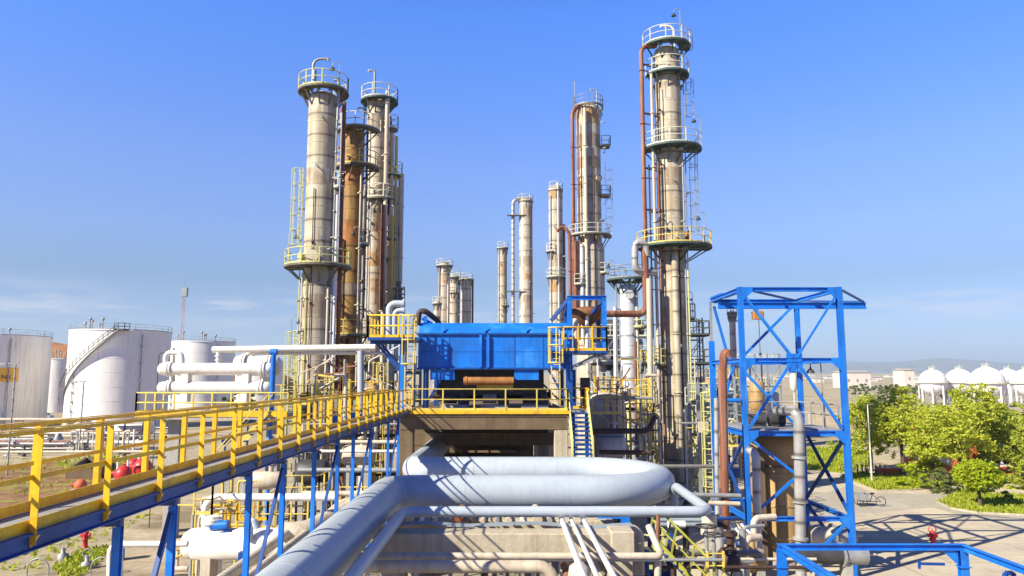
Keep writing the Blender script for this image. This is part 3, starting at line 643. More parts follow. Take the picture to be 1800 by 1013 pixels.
side_ladder(c3, R(10), 352, 182, STEEL, (340, 240)); nozzle_set(c3, rc, 8, 190, 600, STEEL)
q = P(700, 515, 58); MB().lathe([(.22, -1.2), (.22, -.5), (.42, -.48), (.42, -.35), (.3, -.3), (.3, .2), (.42, .22), (.42, .35), (.22, .4), (.22, .9)], q, 14).build('valve_stack', PLAT, c3)
side_platform(c3, 700, 530, 11, 58, PLAT, STEEL, 'valve_platform')
# far middle ones ---------------------------------------------------
def far_col(label, u, Y, rpx, vtop, m, pl=(), pipes=(), **k):
    r = W(rpx, Y); t = column(label, u, Y, r, vtop, m, [(v, r * f, a0, a1, RAILW, PLAT) for v, f, a0, a1 in pl], rings=2.1, **k)
    for (du, v0, v1, rp, pm) in pipes: riser(t, u + du, Y - r * .8 if abs(du) < rpx else Y, v0, v1, rp, pm, clamps=abs(du) > rpx)
    nozzle_set(t, rc, 4, vtop + 20, 560, STEEL); return t
far_col('short tan column with railed top, leftmost of the far trio', 779, 130, 10, 461, CLADG, [(468, 1.5, 0, TAU)], [(-8, 600, 470, 1.2, RUST), (7, 590, 500, 1.6, CREAM), (-5, 580, 450, 1, STEEL)], group='far columns')
far_col('middle column of the far trio, lower and narrower than its left neighbour', 797, 138, 7.5, 482, CLADG, [(488, 1.5, 0, TAU), (515, 1.3, 0, TAU)], [(9, 600, 485, 1.2, BROWN)], group='far columns')
far_col('rightmost column of the far trio, wider with a dark pipe beside it', 818, 134, 9.5, 488, CLADG, [(492, 1.3, 0, TAU)], [(12, 600, 490, 1.6, BROWN), (-4, 600, 500, 1.2, STEEL)], group='far columns')
far_col('stubby tan tower with a thick sloping duct, half behind the blue cooler box', 767, 122, 6, 528, CLADG, [(534, 1.4, 0, TAU)], [(5, 600, 540, 1.5, RUST)], group='far columns')
far_col('thin lone column between the far trio and the piped pale column', 883, 130, 8, 433, CLADG, [(437, 1.3, 0, TAU), (538, 1.5, R(-100), R(60))], [(6, 600, 440, 1.2, BROWN), (-6, 600, 436, 1.1, STEEL)], group='far columns')
m3 = far_col('pale column with orange rust patches and a thin hooped pipe on its left', 925, 118, 12, 347, CLADG, [(355, 1.1, 0, TAU)], [(-6, 600, 348, 1.4, WHITE), (10, 600, 360, 1.2, BROWN)], group='far columns')
x = m3['_x']; Yp = 117.5; xa, xb = P(902, 666, Yp).x, P(922, 666, Yp).x; zt = P(902, 350, Yp).z
MB().tube([(xa, Yp, 0), (xa, Yp, zt), (xb, Yp, zt), (xb, Yp, zt - 1)], .28, 8, 1.3).build('riser_pipe', GREYP, m3)
mb = MB(); xq = P(898, 666, 117).x
for v in (378, 512): z = P(898, v, 117).z; mb.box(xq - .6, x, 116.8, 117.6, z - .1, z)
mb.build('pipe_bracket', PLAT, m3)
m4 = far_col('slim pale column with rusty crown and white pipe up its face', 979, 98, 12.5, 328, CLADG, [(336, 1.05, 0, TAU), (443, 1.4, R(150), R(250)), (488, 1.35, R(-190), R(10))], [(4, 600, 322, 2.6, WHITE), (14, 600, 395, 3, RUST), (-9, 580, 345, 1.2, STEEL)], group='far columns')
# tall pair right of the middle ---------------------------------------
m5 = column('tall column right of centre with brown pipe on its left and orange crown', 1040, 82, 1.62, 186, CLADG, [(190, 1.75, 0, TAU, STEEL, PLAT), (416, 2.45, R(-200), R(20), RAILW, PLAT)], taper=[(1.36, 430)], rings=1.7)
riser(m5, 1011, 81.0, 560, 196, 3.4, RUST, top=[(.8, 0, .8), (.8, .2, 0)], label='brown riser pipe with an elbow at the top'); riser(m5, 1034, 80.3, 700, 190, 3.2, CREAM); riser(m5, 1022, 80.8, 560, 215, 1.4, RUST); riser(m5, 1049, 80.4, 600, 260, 1.4, BROWN)
riser(m5, 1026, 80.3, 600, 430, 3.6, CLADB); riser(m5, 1014, 80.8, 590, 425, 3.0, RUST); riser(m5, 1004, 81, 580, 410, 3.0, RUST, top=[(-.8, 0, .9), (-.6, 0, -.7)])
side_ladder(m5, R(-8), 410, 240, STEEL, (400, 300)); goose(m5, 1.0, -.4, 190, 158, -1, STEEL, .09, .7); riser(m5, 1016, 81.5, 200, 143, .7, STEEL, 'lightning_rod', clamps=False)
mb = MB()
for v in (258, 345): q = P(1061, v, 81.5); mb.box(q.x - .9, q.x + .7, 80.9, 82.1, q.z - .12, q.z); rail_line(mb, [(q.x - .3, 80.9, q.z), (q.x + .7, 80.9, q.z), (q.x + .7, 82.1, q.z)])
mb.build('ladder_landing', DARK, m5); nozzle_set(m5, rc, 9, 200, 600, STEEL); manhole(m5, R(-60), 320, CLADG, .3)
c6 = column('tallest tan column, right of centre, with four railed round platforms', 1187, 56, 1.0, 84, CLAD,
    [(84, 1.86, R(-185), R(20), RAILW, PGRN), (134, 1.68, R(-190), R(30), RAILW, PGRN), (264, 2.28, R(-200), R(20), RAILW, PGRN, .2), (436, 2.85, R(-200), R(20), YELP, PGRN, .15)])
riser(c6, 1140, 55.2, 560, 88, 4.0, RUST, top=[(.5, .2, .5), (.8, .2, 0)], label='rusty red pipe running up the left side to the top platform')
riser(c6, 1158, 55.2, 850, 130, 2.8, CREAM); riser(c6, 1166, 55.0, 830, 285, 1.6, RUST); riser(c6, 1172, 54.95, 436, 150, 1.0, BROWN, 'drain_pipe'); riser(c6, 1150, 55.4, 830, 290, 1.6, STEEL, 'conduit')
riser(c6, 1192, 54.7, 850, 445, 6.2, CLAD, label='thick tan pipe down the lower front'); riser(c6, 1206, 55.4, 436, 150, 1.4, STEEL, 'conduit')
side_ladder(c6, R(-12), 430, 90, STEEL, (205, 145)); x = c6['_x']
mb = MB(); cage(mb, (x + 1.3, 55.6, 0), P(893, 408, 56).z, P(893, 272, 56).z, (1, -.1, 0)); cage(mb, (x + 1.2, 55.6, 0), P(893, 90, 56).z, P(893, 60, 56).z, (1, -.1, 0)); mb.build('safety_cage', STEEL, c6)
goose(c6, .55, -.4, 84, 46, -1, WHITE, .10, 1.0); lamp_part(c6, (x + 1.0, 55.3, P(1185, 84, 56).z), 2.9, -1); lamp_part(c6, (x + 2.3, 55.2, P(1185, 264, 56).z), 2.6, -1); lamp_part(c6, (x + 2.35, 55, P(1185, 436, 56).z), 2.6, -1)
lamp_part(c6, (x - .7, 54.6, P(1185, 436, 56).z), 2.4, -1); manhole(c6, R(-25), 418, ORNG); manhole(c6, R(-70), 418, CLAD, .3); nozzle_set(c6, rc, 9, 150, 780, STEEL)
q = P(1150, 290, 56); mb = MB()
for v in (120, 205, 300, 372): z = P(1150, v, 56).z; mb.bar((P(1140, 666, 55).x, 55.2, z), (x, 55.6, z - .4), .09); mb.bar((P(1140, 666, 55).x, 55.2, z), (x, 55.6, z), .07)
mb.build('pipe_bracket', DARK, c6)
q0 = P(1136, 425, 54.4)
pipe('grey gooseneck pipe bending under the widest platform of the tallest column', [P(1137, 450, 54.6), P(1135, 426, 54.4), P(1116, 426, 54.4), P(1116, 478, 54.4), P(1152, 480, 55)], .26, GREYP, bend=.6, seg=6)
pipe('rusty pipe dropping beside the tallest column and turning left to the blue steel frame', [P(1133, 436, 54.6), P(1137, 552, 54.6), P(1010, 552, 53.2)], .26, RUST, bend=.7, seg=6)
pipe('tan vertical pipe at the left foot of the tallest column', [P(1141, 490, 54.2), P(1144, 720, 54.2)], .21, CREAM)
mb = MB(); q = P(1136, 462, 56)
# ladder tower with landings right of the tallest column
t = thing('ladder_tower', 'dark steel ladder tower with landings right of the tallest column', 'ladder tower', (P(1222, 666, 58).x, 58, 0)); x = t.location.x
mb = MB()
for dx in (-.55, .55):
    for dy in (-.5, .5): mb.bar((x + dx, 58 + dy, 0), (x + dx, 58 + dy, P(893, 560, 58).z), .10)
z = 1.5
while z < P(893, 560, 58).z:
    for dx in (-.55, .55): mb.bar((x + dx, 57.5, z), (x + dx, 58.5, z), .06)
    for dy in (-.5, .5): mb.bar((x - .55, 58 + dy, z), (x + .55, 58 + dy, z), .06); mb.bar((x - .55, 58 + dy, z - 1.5), (x + .55, 58 + dy, z), .05)
    z += 1.5
mb.build('frame', DARK, t)
for v in (590, 640, 720):
    z = P(893, v, 58).z; o = MB().box(x - .9, x + 1.0, 57.2, 58.8, z - .1, z).build('landing', DARK, t); mb = MB(); rail_line(mb, [(x - .9, 57.2, z), (x + 1.0, 57.2, z), (x + 1.0, 58.8, z)]); mb.build('handrail', YELG, o)
mb = MB(); ladder(mb, (x + .3, 57.35, 0), 0, P(893, 560, 58).z, (0, -1, 0)); mb.build('ladder', STEEL, t)
lamp_part(t, (x - .2, 57.3, P(893, 590, 58).z), 3.4, -1)
# pale blue column with a round top platform
m7 = column('pale blue white column with a dark round platform on its top', 1106, 63, .74, 500, CLADB, [(492, 1.75, 0, TAU, STEEL, PGRN), (640, 1.6, R(-60), R(60), YELP, PLAT)], dome=.3, rings=1.8)
riser(m7, 1122, 62.5, 790, 510, 2.6, CREAM); riser(m7, 1086, 62.6, 700, 500, 1.4, STEEL); goose(m7, -.3, -1, 492, 470, -1, STEEL, .05, .6); lamp_part(m7, (m7['_x'] - 1.2, 62.4, P(893, 492, 63).z), 1.6, -1); lamp_part(m7, (m7['_x'] + .9, 62.2, P(893, 492, 63).z), 1.9, 1); manhole(m7, R(-90), 520, CLADB, .3); nozzle_set(m7, rc, 8, 520, 780, STEEL)
# slim column seen through the steel tower
m8 = far_col('slim far column seen through the blue steel tower on the right', 1291, 95, 5.5, 546, CLADG, [(550, 1.6, 0, TAU)], [(4, 700, 560, 1, STEEL)], group='far columns')

# ------------------------------------------------------------------ blue air cooler box on its concrete table
DZ = 7.32
t = thing('concrete_table', 'brown concrete table on thick columns carrying the blue cooler box', 'concrete structure', (-1, 44, 0))
MB().cbox(-5.75, 3.2, 39.5, 72, 7.02, DZ - .02, .02).build('slab', CONCB, t)  # lengthened far back so that the space below stays dark
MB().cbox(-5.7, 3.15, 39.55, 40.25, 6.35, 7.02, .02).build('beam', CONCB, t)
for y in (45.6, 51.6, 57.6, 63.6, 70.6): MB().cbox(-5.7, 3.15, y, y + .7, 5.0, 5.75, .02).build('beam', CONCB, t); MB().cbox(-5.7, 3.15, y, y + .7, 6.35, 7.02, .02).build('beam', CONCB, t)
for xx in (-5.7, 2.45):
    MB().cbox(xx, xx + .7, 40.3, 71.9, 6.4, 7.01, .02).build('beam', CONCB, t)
    for y in (39.6, 45.65, 51.65, 57.65, 63.65, 70.65): MB().cbox(xx - .01, xx + .71, y - .02, y + .62, 0, 6.34, .03).build('column', CONCB if xx < 0 else CONC, t)  # light put into colour: left columns in the shaded tone, right ones lit
mb = MB(); rail_line(mb, [(-5.1, 39.55, DZ), (3.18, 39.55, DZ), (3.18, 40.9, DZ)], 1.13, .035, 1.65); mb.build('handrail', YELP, t)
mb = MB(); mb.box(-5.2, 3.25, 39.42, 39.49, DZ - .16, DZ + .02); mb.build('edge_plate', YEL, t)

BY = 41.5
t = thing('cooler_box', 'large blue steel air cooler box raised on legs above the concrete table', 'air cooler', (-1, 44, DZ))
xl, xr = P(735, 620, BY).x, P(1001, 620, BY).x; zb, zf = P(860, 649, BY).z, P(860, 589, BY).z; yb = BY + 6.5; zb_box, zf_box, xl_box, xr_box = zb, zf, xl, xr
MB().box(xl, xr, BY, yb, zb, zf).build('side_panel', BLUE, t)
zt = P(860, 568, BY + .75).z; rt = zt + .25
MB().add([(xl, BY + .02, zf + .1), (xr, BY + .02, zf + .1), (xr, BY + .75, zt), (xl, BY + .75, zt), (xl, yb, zt), (xr, yb, zt), (xr, yb, zf + .1), (xl, yb, zf + .1)],
         [(0, 1, 2, 3), (3, 2, 5, 4), (4, 5, 6, 7), (0, 3, 4, 7), (1, 6, 5, 2), (0, 7, 6, 1)]).build('roof_panel', BLUE, t)
mb = MB(); mb.box(xl - .08, xr + .08, BY - .12, yb + .1, zf, zf + .10); mb.box(xl - .05, xr + .05, BY - .1, BY - .003, zb - .02, zb + .08); mb.build('flange', BLUE_D, t)
for u in (845, 858):
    q = P(u, 620, BY).x; MB().ibeam((q, BY - .09, zb + .09), (q, BY - .09, zf - .01), .14, .16, .02, Vector((0, 1, 0))).build('stiffener_or_shade_strip', BLUE, t)
for u in (778, 852, 925):
    q = P(u, 620, BY).x; MB().add([(q - .03, BY - .1, zf + .11), (q + .03, BY - .1, zf + .11), (q + .03, BY + .1, zf + .11), (q - .03, BY + .1, zf + .11), (q - .03, BY + .13, zf + .62), (q + .03, BY + .13, zf + .62)],
        [(0, 1, 5, 4), (0, 4, 3), (1, 2, 5), (3, 4, 5, 2), (0, 3, 2, 1)]).build('roof_fin', BLUE, t)
for a, b in ((756, 799), (904, 947)):
    MB().box(P(a, 655, BY).x, P(b, 655, BY).x, BY + .05, BY + .2, P(860, 668, BY).z, zb - .01).build('skirt_panel', BLUE, t)
MB().box(P(770, 655, 44).x, P(955, 655, 44).x, 43.4, 47.5, DZ + .75, zb - .01).build('plenum_shade_fill', DARK, t)  # dark block enlarged to stand in for the deep shade under the box
for u, y in ((748, BY + .15), (748, yb - .3), (1000, BY + .15), (1000, yb - .3), (1012, BY + 1.5)):
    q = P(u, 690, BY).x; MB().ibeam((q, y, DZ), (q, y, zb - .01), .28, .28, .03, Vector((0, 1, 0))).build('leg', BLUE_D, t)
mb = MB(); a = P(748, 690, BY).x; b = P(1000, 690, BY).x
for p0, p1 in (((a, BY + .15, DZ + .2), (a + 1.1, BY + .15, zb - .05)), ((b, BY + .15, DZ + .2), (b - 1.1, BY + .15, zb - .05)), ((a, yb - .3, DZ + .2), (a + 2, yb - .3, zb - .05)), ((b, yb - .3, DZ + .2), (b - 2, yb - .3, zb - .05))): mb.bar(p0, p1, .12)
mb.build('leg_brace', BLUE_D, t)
q0, q1 = P(815, 670, 41.5), P(903, 670, 41.5)
o = tag(MB().tube([q0, q1], W(7, 41.5), 16).tube([q0 + Vector((.1, 0, 0)), q0 + Vector((.2, 0, 0))], W(8.2, 41.5), 16).build('fan_motor_drum', ORNG, loc=q0), 'orange rusty horizontal drum hanging under the blue cooler box', 'drum')
q0, q1 = P(838, 681, 41.9), P(902, 681, 41.9); tag(MB().ibeam(q0, q1, .25, .32, .03).build('lifting_beam', YELP, loc=q0), 'yellow steel beam under the orange drum', 'beam')
# machinery on the table in the shadow under the box
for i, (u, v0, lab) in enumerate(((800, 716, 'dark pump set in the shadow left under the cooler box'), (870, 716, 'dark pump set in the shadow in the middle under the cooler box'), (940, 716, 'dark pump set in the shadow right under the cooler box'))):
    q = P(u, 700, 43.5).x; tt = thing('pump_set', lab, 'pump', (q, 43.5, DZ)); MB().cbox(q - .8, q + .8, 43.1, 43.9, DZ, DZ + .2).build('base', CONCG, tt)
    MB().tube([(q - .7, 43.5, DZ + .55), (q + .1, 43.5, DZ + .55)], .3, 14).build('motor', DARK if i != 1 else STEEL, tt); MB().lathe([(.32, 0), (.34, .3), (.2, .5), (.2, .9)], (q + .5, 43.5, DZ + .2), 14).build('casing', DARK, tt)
pipe('dark header pipe along the back of the concrete table under the cooler box', [(-4.6, 45, DZ + .7), (2.6, 45, DZ + .7)], .22, BROWN)

def yellow_cage(label, u0, u1, v0, v1, vb, Y):
    """caged access ladder in front of the cooler box"""
    a, b = P(u0, v0, Y), P(u1, v0, Y); xm = (a.x + b.x) / 2; z1, z2, z3 = a.z, P(u0, v1, Y).z, P(u0, vb, Y).z
    t = thing('caged_ladder', label, 'ladder', (xm, Y, z3)); mb = MB(); ladder(mb, (xm, Y, 0), z3, z1 - .1, (0, -1, 0), .45, .03); mb.build('ladder', YELP, t)
    mb = MB(); r = (b.x - a.x) / 2
    for z in (z1, (z1 + z2) / 2, z2): mb.tube(arc((xm, Y - .3), r, R(-200), R(20), z, 14), .04, 5)
    for k in range(5): g = R(-200 + 55 * k); mb.bar((xm + r * math.cos(g), Y - .3 + r * math.sin(g), z2), (xm + r * math.cos(g), Y - .3 + r * math.sin(g), z1), .06)
    mb.build('safety_cage', YELP, t)
yellow_cage('caged yellow access ladder at the left end of the blue cooler box', 708, 733, 557, 640, 712, 40.7)
yellow_cage('caged yellow access ladder at the right end of the blue cooler box', 963, 989, 577, 638, 712, 40.7)
# left access platform
t = thing('access_platform', 'yellow railed platform with dark underside left of the blue cooler box', 'platform', (P(690, 590, 41).x, 41, DZ))
xa, xb = P(646, 592, 40.2).x, P(738, 592, 40.2).x; z = P(690, 593, 40.2).z
MB().box(xa, xb, 40.2, 43.4, z - .16, z).build('floor', BLUE_D, t); mb = MB(); rail_line(mb, [(xa, 43.4, z), (xa, 40.22, z), (xb - .35, 40.22, z)], 1.2, .045, .95); mb.build('handrail', YEL, t)
for xx in (P(707, 650, 40.6).x,):
    MB().ibeam((xx, 41, 0), (xx, 41, z - .17), .34, .34, .03, Vector((0, 1, 0))).build('leg', BLUE, t)
mb = MB(); mb.bar((xx - .1, 41, z - 1.9), (xa + .3, 41, z - .2), .14); mb.bar((xx - .1, 42.6, z - 1.9), (xa + .3, 42.6, z - .2), .14); mb.bar((xx, 41, z - .25), (xa, 41, z - .25), .18); mb.build('brace', BLUE_D, t)
Yp = 41.6
for r, a, b, lab in ((.19, 684, 534, 'outer pale grey hooped pipe on the left yellow platform'), (.15, 693.5, 546, 'inner pale grey hooped pipe on the left yellow platform')):
    pipe(lab, [P(a, 594, Yp), P(a, b, Yp), P(712, b, Yp)], r, GREY, bend=.35, flanges=((1, .92),))
pipe('dark brown duct bending down behind the left end of the blue cooler box', [P(734, 572, 44), P(737, 547, 44), P(748, 547, 44), P(772, 566, 44.5), P(776, 590, 45)], .17, BROWN, bend=.35)
mb = MB(); q = P(748, 590, 43.5); q2 = P(748, 556, 43.5)
tag(MB().ibeam(q, q2, .2, .2, .03, Vector((0, 1, 0))).bar(P(742, 560, 43.5), P(770, 575, 44), .14).build('pipe_support', BLUE, loc=q), 'blue steel stub support under the dark brown duct', 'pipe support')
# right blue frame with yellow platform
t = thing('steel_portal', 'blue steel portal with a yellow railed platform at the right end of the cooler box', 'steel frame', (P(1030, 600, 41).x, 41, DZ)); Yf = 41.0
z0, z1 = P(1000, 617, Yf).z, P(1000, 524, Yf).z; xa, xb = P(1001, 570, Yf).x, P(1062, 570, Yf).x
for xx in (xa, xb):
    MB().ibeam((xx, Yf, z0 - .2), (xx, Yf, z1), .26, .26, .03, Vector((0, 1, 0))).build('post', BLUE, t); MB().ibeam((xx, Yf + 2.6, z0 - .2), (xx, Yf + 2.6, z1 - .7), .24, .24, .03, Vector((0, 1, 0))).build('post', BLUE_D, t)
mb = MB(); mb.ibeam((xa - .14, Yf, z1), (xb + .14, Yf, z1), .26, .24, .03); mb.ibeam((xa, Yf + 2.6, z1 - .7), (xb, Yf + 2.6, z1 - .7), .22, .22, .03); mb.build('crossbeam', BLUE, t)
mb = MB()
for xx in (xa, xb): mb.bar((xx, Yf + .1, z1), (xx, Yf + 2.6, z1 - .7), .2)
mb.bar((xa, Yf, z1), (xa - 1.0, Yf + .4, z1 - 1.25), .18); mb.bar((xb, Yf + .05, z1 - .3), (xa + .9, Yf + 2, z1 - 1.1), .16); mb.build('rafter', BLUE_D, t)
MB().box(P(962, 612, Yf).x, xb + .15, Yf - .25, Yf + 2.9, z0 - .14, z0).build('floor', BLUE_D, t); mb = MB(); xm = P(990, 600, Yf).x
rail_line(mb, [(xm, Yf - .22, z0), (xb + .1, Yf - .22, z0), (xb + .1, Yf + 2.7, z0)], 1.3, .045, .8); mb.build('handrail', YEL, t)
mb = MB(); q = P(1003, 648, Yf); mb.bar((xb, Yf, z0 - .2), (q.x, Yf, q.z), .13); mb.bar((xb - .3, Yf + 1.5, z0 - .2), (q.x, Yf + 1.0, q.z), .13); mb.build('brace', STEEL, t)
MB().ibeam((xa, Yf + .05, DZ), (xa, Yf + .05, z0 - .2), .28, .28, .03, Vector((0, 1, 0))).build('leg', BLUE_D, t)
q = P(1031, 549, 43); tag(MB().lathe([(.1, -1.0), (.25, -.8), (.95, -.25), (1.0, .15), (.4, .3)], q, 18).build('hopper', HOPP, loc=q), 'orange rusty hopper inside the blue portal beside the cooler box', 'hopper')
pipe('pale standpipe inside the yellow platform of the blue portal', [P(1012, 612, 42), P(1012, 560, 42)], .14, CREAM); pipe('thin pale standpipe inside the blue portal, near its right post', [P(1032, 612, 42.2), P(1032, 548, 42.2)], .1, WHITE)
tag(MB().cbox(P(1020, 670, 43).x, P(1036, 670, 43).x, 42.6, 43.2, DZ + .05, P(1020, 664, 43).z).build('control_cabinet', DARK, loc=P(1028, 700, 43)), 'dark control cabinet standing right of the cooler box leg', 'cabinet')
# side landing and blue stair
t = thing('blue_stair', 'steep blue stair with pale yellow handrails right of the concrete table', 'stair', (P(1020, 800, 37.5).x, 37.5, 5.0)); xa, xb = P(1006, 760, 38.5).x, P(1038, 760, 38.5).x
zb2 = 4.95; mb = MB(); n = 11
for i in range(n):
    f = (i + .5) / n; y = 40.1 - 2.3 * f; z = DZ + (zb2 - DZ) * f
    MB().box(xa, xb, y - .24, y + .1, z - .05, z).box(xa + .01, xb - .01, y - .26, y - .241, z - .09, z + .0).build('tread', BLUE_D, t)
for xx in (xa - .04, xb + .04): mb = MB(); mb.bar((xx, 40.15, DZ - .05), (xx, 37.75, zb2 - .1), .05, .26); mb.build('stringer', YELG, t)
for xx in (xa - .04, xb + .04):
    mb = MB()
    for h in (.55, 1.05): mb.tube([(xx, 40.15, DZ + h), (xx, 37.75, zb2 + h), ], .03, 5)
    for f in (0, .5, 1): mb.bar((xx, 40.15 - 2.4 * f, DZ + (zb2 - DZ) * f), (xx, 40.15 - 2.4 * f, DZ + 1.05 + (zb2 - DZ) * f), .055)
    mb.build('handrail', YELG, t)
t = thing('side_landing', 'small yellow railed landing at the head of the blue stair', 'platform', (xa + .5, 41.2, DZ)); MB().box(3.3, xb + .1, 40.15, 42.6, DZ - .14, DZ - .01).build('floor', STEEL, t); mb = MB(); rail_line(mb, [(xb + .1, 40.2, DZ), (xb + .1, 42.6, DZ), (3.6, 42.6, DZ)], 1.15, .045, .8); mb.build('handrail', YEL, t)
for xx in (3.5, xb): MB().bar((xx, 40.3, 0), (xx, 40.3, DZ - .15), .18).build('leg', BLUE_D, t)

# ------------------------------------------------------------------ elevated walkway
XR, XL = -5.24, -6.11; Y0, Y1 = 5.0, 39.4
t = thing('elevated_walkway', 'long elevated walkway with yellow handrails on blue steel trestles', 'walkway', (-5.7, 22, 0))
MB().box(XL + .02, XR - .02, Y0, Y1, DZ - .05, DZ).build('deck', GRATE, t)
for xx, s in ((XR, 1), (XL, -1)):
    MB().box(xx - .015, xx + .015, Y0, Y1, DZ - .17, DZ - .02).box(xx - .06, xx + .06, Y0, Y1, DZ - .018, DZ + .006).box(xx - .06, xx + .06, Y0, Y1, DZ - .187, DZ - .172).build('side_beam', BLUE_D, t)  # shaded look of the beams put into the darker blue
    MB().bar((xx - s * .03, Y0, DZ + .075), (xx - s * .03, Y1, DZ + .075), .012, .13).build('toe_board', YEL, t)
    MB().angle((xx, Y0, DZ + 1.1), (xx, Y1, DZ + 1.1), .055, .012).build('top_rail', YEL, t)
    MB().bar((xx, Y0, DZ + .60), (xx, Y1, DZ + .60), .012, .055).build('middle_rail', YEL, t)
    y = 5.40; 
    while y < Y1:
        mb = MB(); x0, x1 = xx + s * .004, xx + s * .085
        mb.box(x0, x1, y - .006, y + .006, DZ - .12, DZ + 1.07); mb.box(min(x0, x0 + s * .01), max(x0, x0 + s * .01), y + .0065, y + .075, DZ - .12, DZ + 1.07)
        if s > 0: mb.add([(xx + .02, y - .007, DZ - .15), (xx + .1, y - .007, DZ - .02), (xx + .02, y - .007, DZ - .02), (xx + .02, y + .05, DZ - .15), (xx + .1, y + .05, DZ - .02), (xx + .02, y + .05, DZ - .02)], [(0, 1, 2), (5, 4, 3), (0, 3, 4, 1), (1, 4, 5, 2), (2, 5, 3, 0)])
        mb.build('rail_post', YEL, t); y += 1.475
for ya, yb in ((10.3, 11.95), (15.4, 17.7), (20.5, 23.3), (25.6, 28.8), (33, 36)):
    for xx in (XR - .02,):
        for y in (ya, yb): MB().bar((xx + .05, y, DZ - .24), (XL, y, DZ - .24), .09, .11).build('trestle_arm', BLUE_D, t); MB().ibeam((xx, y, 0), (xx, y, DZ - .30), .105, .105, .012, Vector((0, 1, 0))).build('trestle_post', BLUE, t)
        mb = MB(); zm = 4.0
        mb.bar((xx, yb - .07, DZ - .4), (xx, ya + .07, zm + .1), .07); mb.bar((xx, ya + .07, zm), (xx, yb - .07, zm), .07); mb.bar((xx, ya + .07, zm - .1), (xx, yb - .07, 1.4), .07); mb.build('trestle_brace', BLUE_D, t)  # darker blue again for the shaded look of the braces

# ------------------------------------------------------------------ the pipe rack in front
PZ, PR = 4.80, .626
ub = [(2.99 + 3.26 * math.sin(a), 31.55 - 3.26 * math.cos(a), PZ) for a in [math.pi * k / 16 for k in range(17)]]
o = pipe('huge pale grey pipe looping across the middle in a long flat hairpin', [(-4.41, 6.5, PZ), (-4.41, 28.29, PZ)] + ub + [(-4.35, 34.81, PZ), (-4.35, 60, PZ)], PR, GREY, bend=.85, n=40, seg=6)
mb = MB()
for x in (-1.6, 2.2): mb.tube([(x, 28.29, PZ), (x + .03, 28.29, PZ)], PR + .006, 40); mb.tube([(x, 34.81, PZ), (x + .03, 34.81, PZ)], PR + .006, 40)
for y in (9, 15, 21): mb.tube([(-4.41, y, PZ), (-4.41, y + .03, PZ)], PR + .006, 40)
mb.build('weld_seam', GREY, o)
PZ2 = 4.86
pipe('slimmer grey pipe running in front of the huge hairpin pipe', [(-3.28, 8, PZ2), (-3.28, 23.9, PZ2), (6.35, 23.9, PZ2), (6.5, 29.6, PZ2), (6.5, 29.9, PZ2 - 1.5)], .165, GREY, bend=.5, n=18, seg=6)
for x, r, lab in ((1.70, .085, 'leftmost of the three slanting white pipes crossing the concrete beam'), (2.0, .062, 'middle one of the three slanting white pipes crossing the concrete beam'), (2.38, .075, 'rightmost of the three slanting white pipes crossing the concrete beam')):
    pipe(lab, [(x, 10, 4.59), (x, 24.5, 4.59), (x, 24.5, 2.5)], r, WHITE, n=10)
# concrete bents
def bent(label, y, x0, x1, zt, h, m, d=.7, cols=(0,), head=True):
    t = thing('rack_bent', label, 'concrete beam', (x1 - .4, y, 0)); MB().cbox(x0, x1, y, y + d, zt - h, zt, .025).build('beam', m, t)
    for x in cols: MB().cbox(x - .35, x + .35, y + .03, y + d - .03, 0, zt - h - .003, .03).build('column', m, t)
    if head: MB().cbox(x1 - .66, x1 + .03, y - .05, y + d + .05, zt - h - .06, zt + .07, .03).build('column_head', m, t)
    return t
bent('front weathered concrete beam under the slanting white pipes', 22.3, -3.72, 3.66, 4.51, .58, CONC, .8, (-3.35, 3.3))
bent('second concrete beam just behind the front one, mostly hidden by the grey pipe', 25.1, -3.7, 3.5, 4.36, .5, CONC, .6, (-3.3, 3.1), False)
bent('lower concrete beam at the bottom edge of the picture', 17.0, -4.9, 3.2, 3.1, .5, CONC, .7, (-4.5, 2.9), False)
bent('concrete beam under the back run of the grey hairpin pipe', 34.45, -5.2, 3.4, 4.165, .5, CONC, .7, (-4.8, 3.0), False)
q = [( -3.4 + .45 * i, 23.35 + .05 * math.sin(i * 1.3), 4.58 + .04 * math.sin(i * .9) - (.06 if i > 12 else 0)) for i in range(17)]
mb = MB()
for a, b in zip(q, q[1:]): mb.bar(a, b, .42, .035)
tag(mb.build('cable_tray_cover', CABLE, loc=q[0]), 'buckled grey blue tray cover lying along the front concrete beam', 'cable tray')
rp = random.Random(9); stuffs = [CREAM, WHITE, CREAM, GREYP, RUST, BROWN, CREAM, STEEL]
names = {'CREAM': 'cream', }
for i in range(15):
    x = -3.2 + i * .41 + rp.uniform(-.08, .08); r = rp.choice((.07, .09, .12, .15)); m = stuffs[i % 8]
    if abs(x - 1.76) < .3 or x > 1.4: continue
    pipe('pipe lying in the row on the concrete beams under the huge grey pipe', [(x, 24.5 + rp.uniform(0, .4), 4.33 + r), (x, 27.2, 4.33 + r), (x, 27.2, 2.2)], r, m, n=10, group='pipes in rows on the rack beams')
for i in range(16):
    x = -4.2 + i * .5 + rp.uniform(-.08, .08); r = rp.choice((.06, .08, .11)); m = stuffs[(i * 3) % 8]
    pipe('pipe lying in the lower row of the rack below the concrete beams', [(x, 12, 3.1 + r), (x, 52, 3.1 + r)], r, m, n=8, group='pipes in the lower rack row')
for i, (v, r, u0, u1, m, lab) in enumerate(((978, .10, 560, 1163, CREAM, 'cream pipe running level just below the concrete beam to an elbow on the right'), (984.5, .045, 560, 1270, STEEL, 'thin grey line below the cream pipe reaching far right'))):
    a, b = P(u0, v, 21.2), P(u1, v, 21.2)
    pipe(lab, [a, b] + ([b + Vector((-.15, 1.0, .6))] if i == 0 else []), r, m, bend=.15)
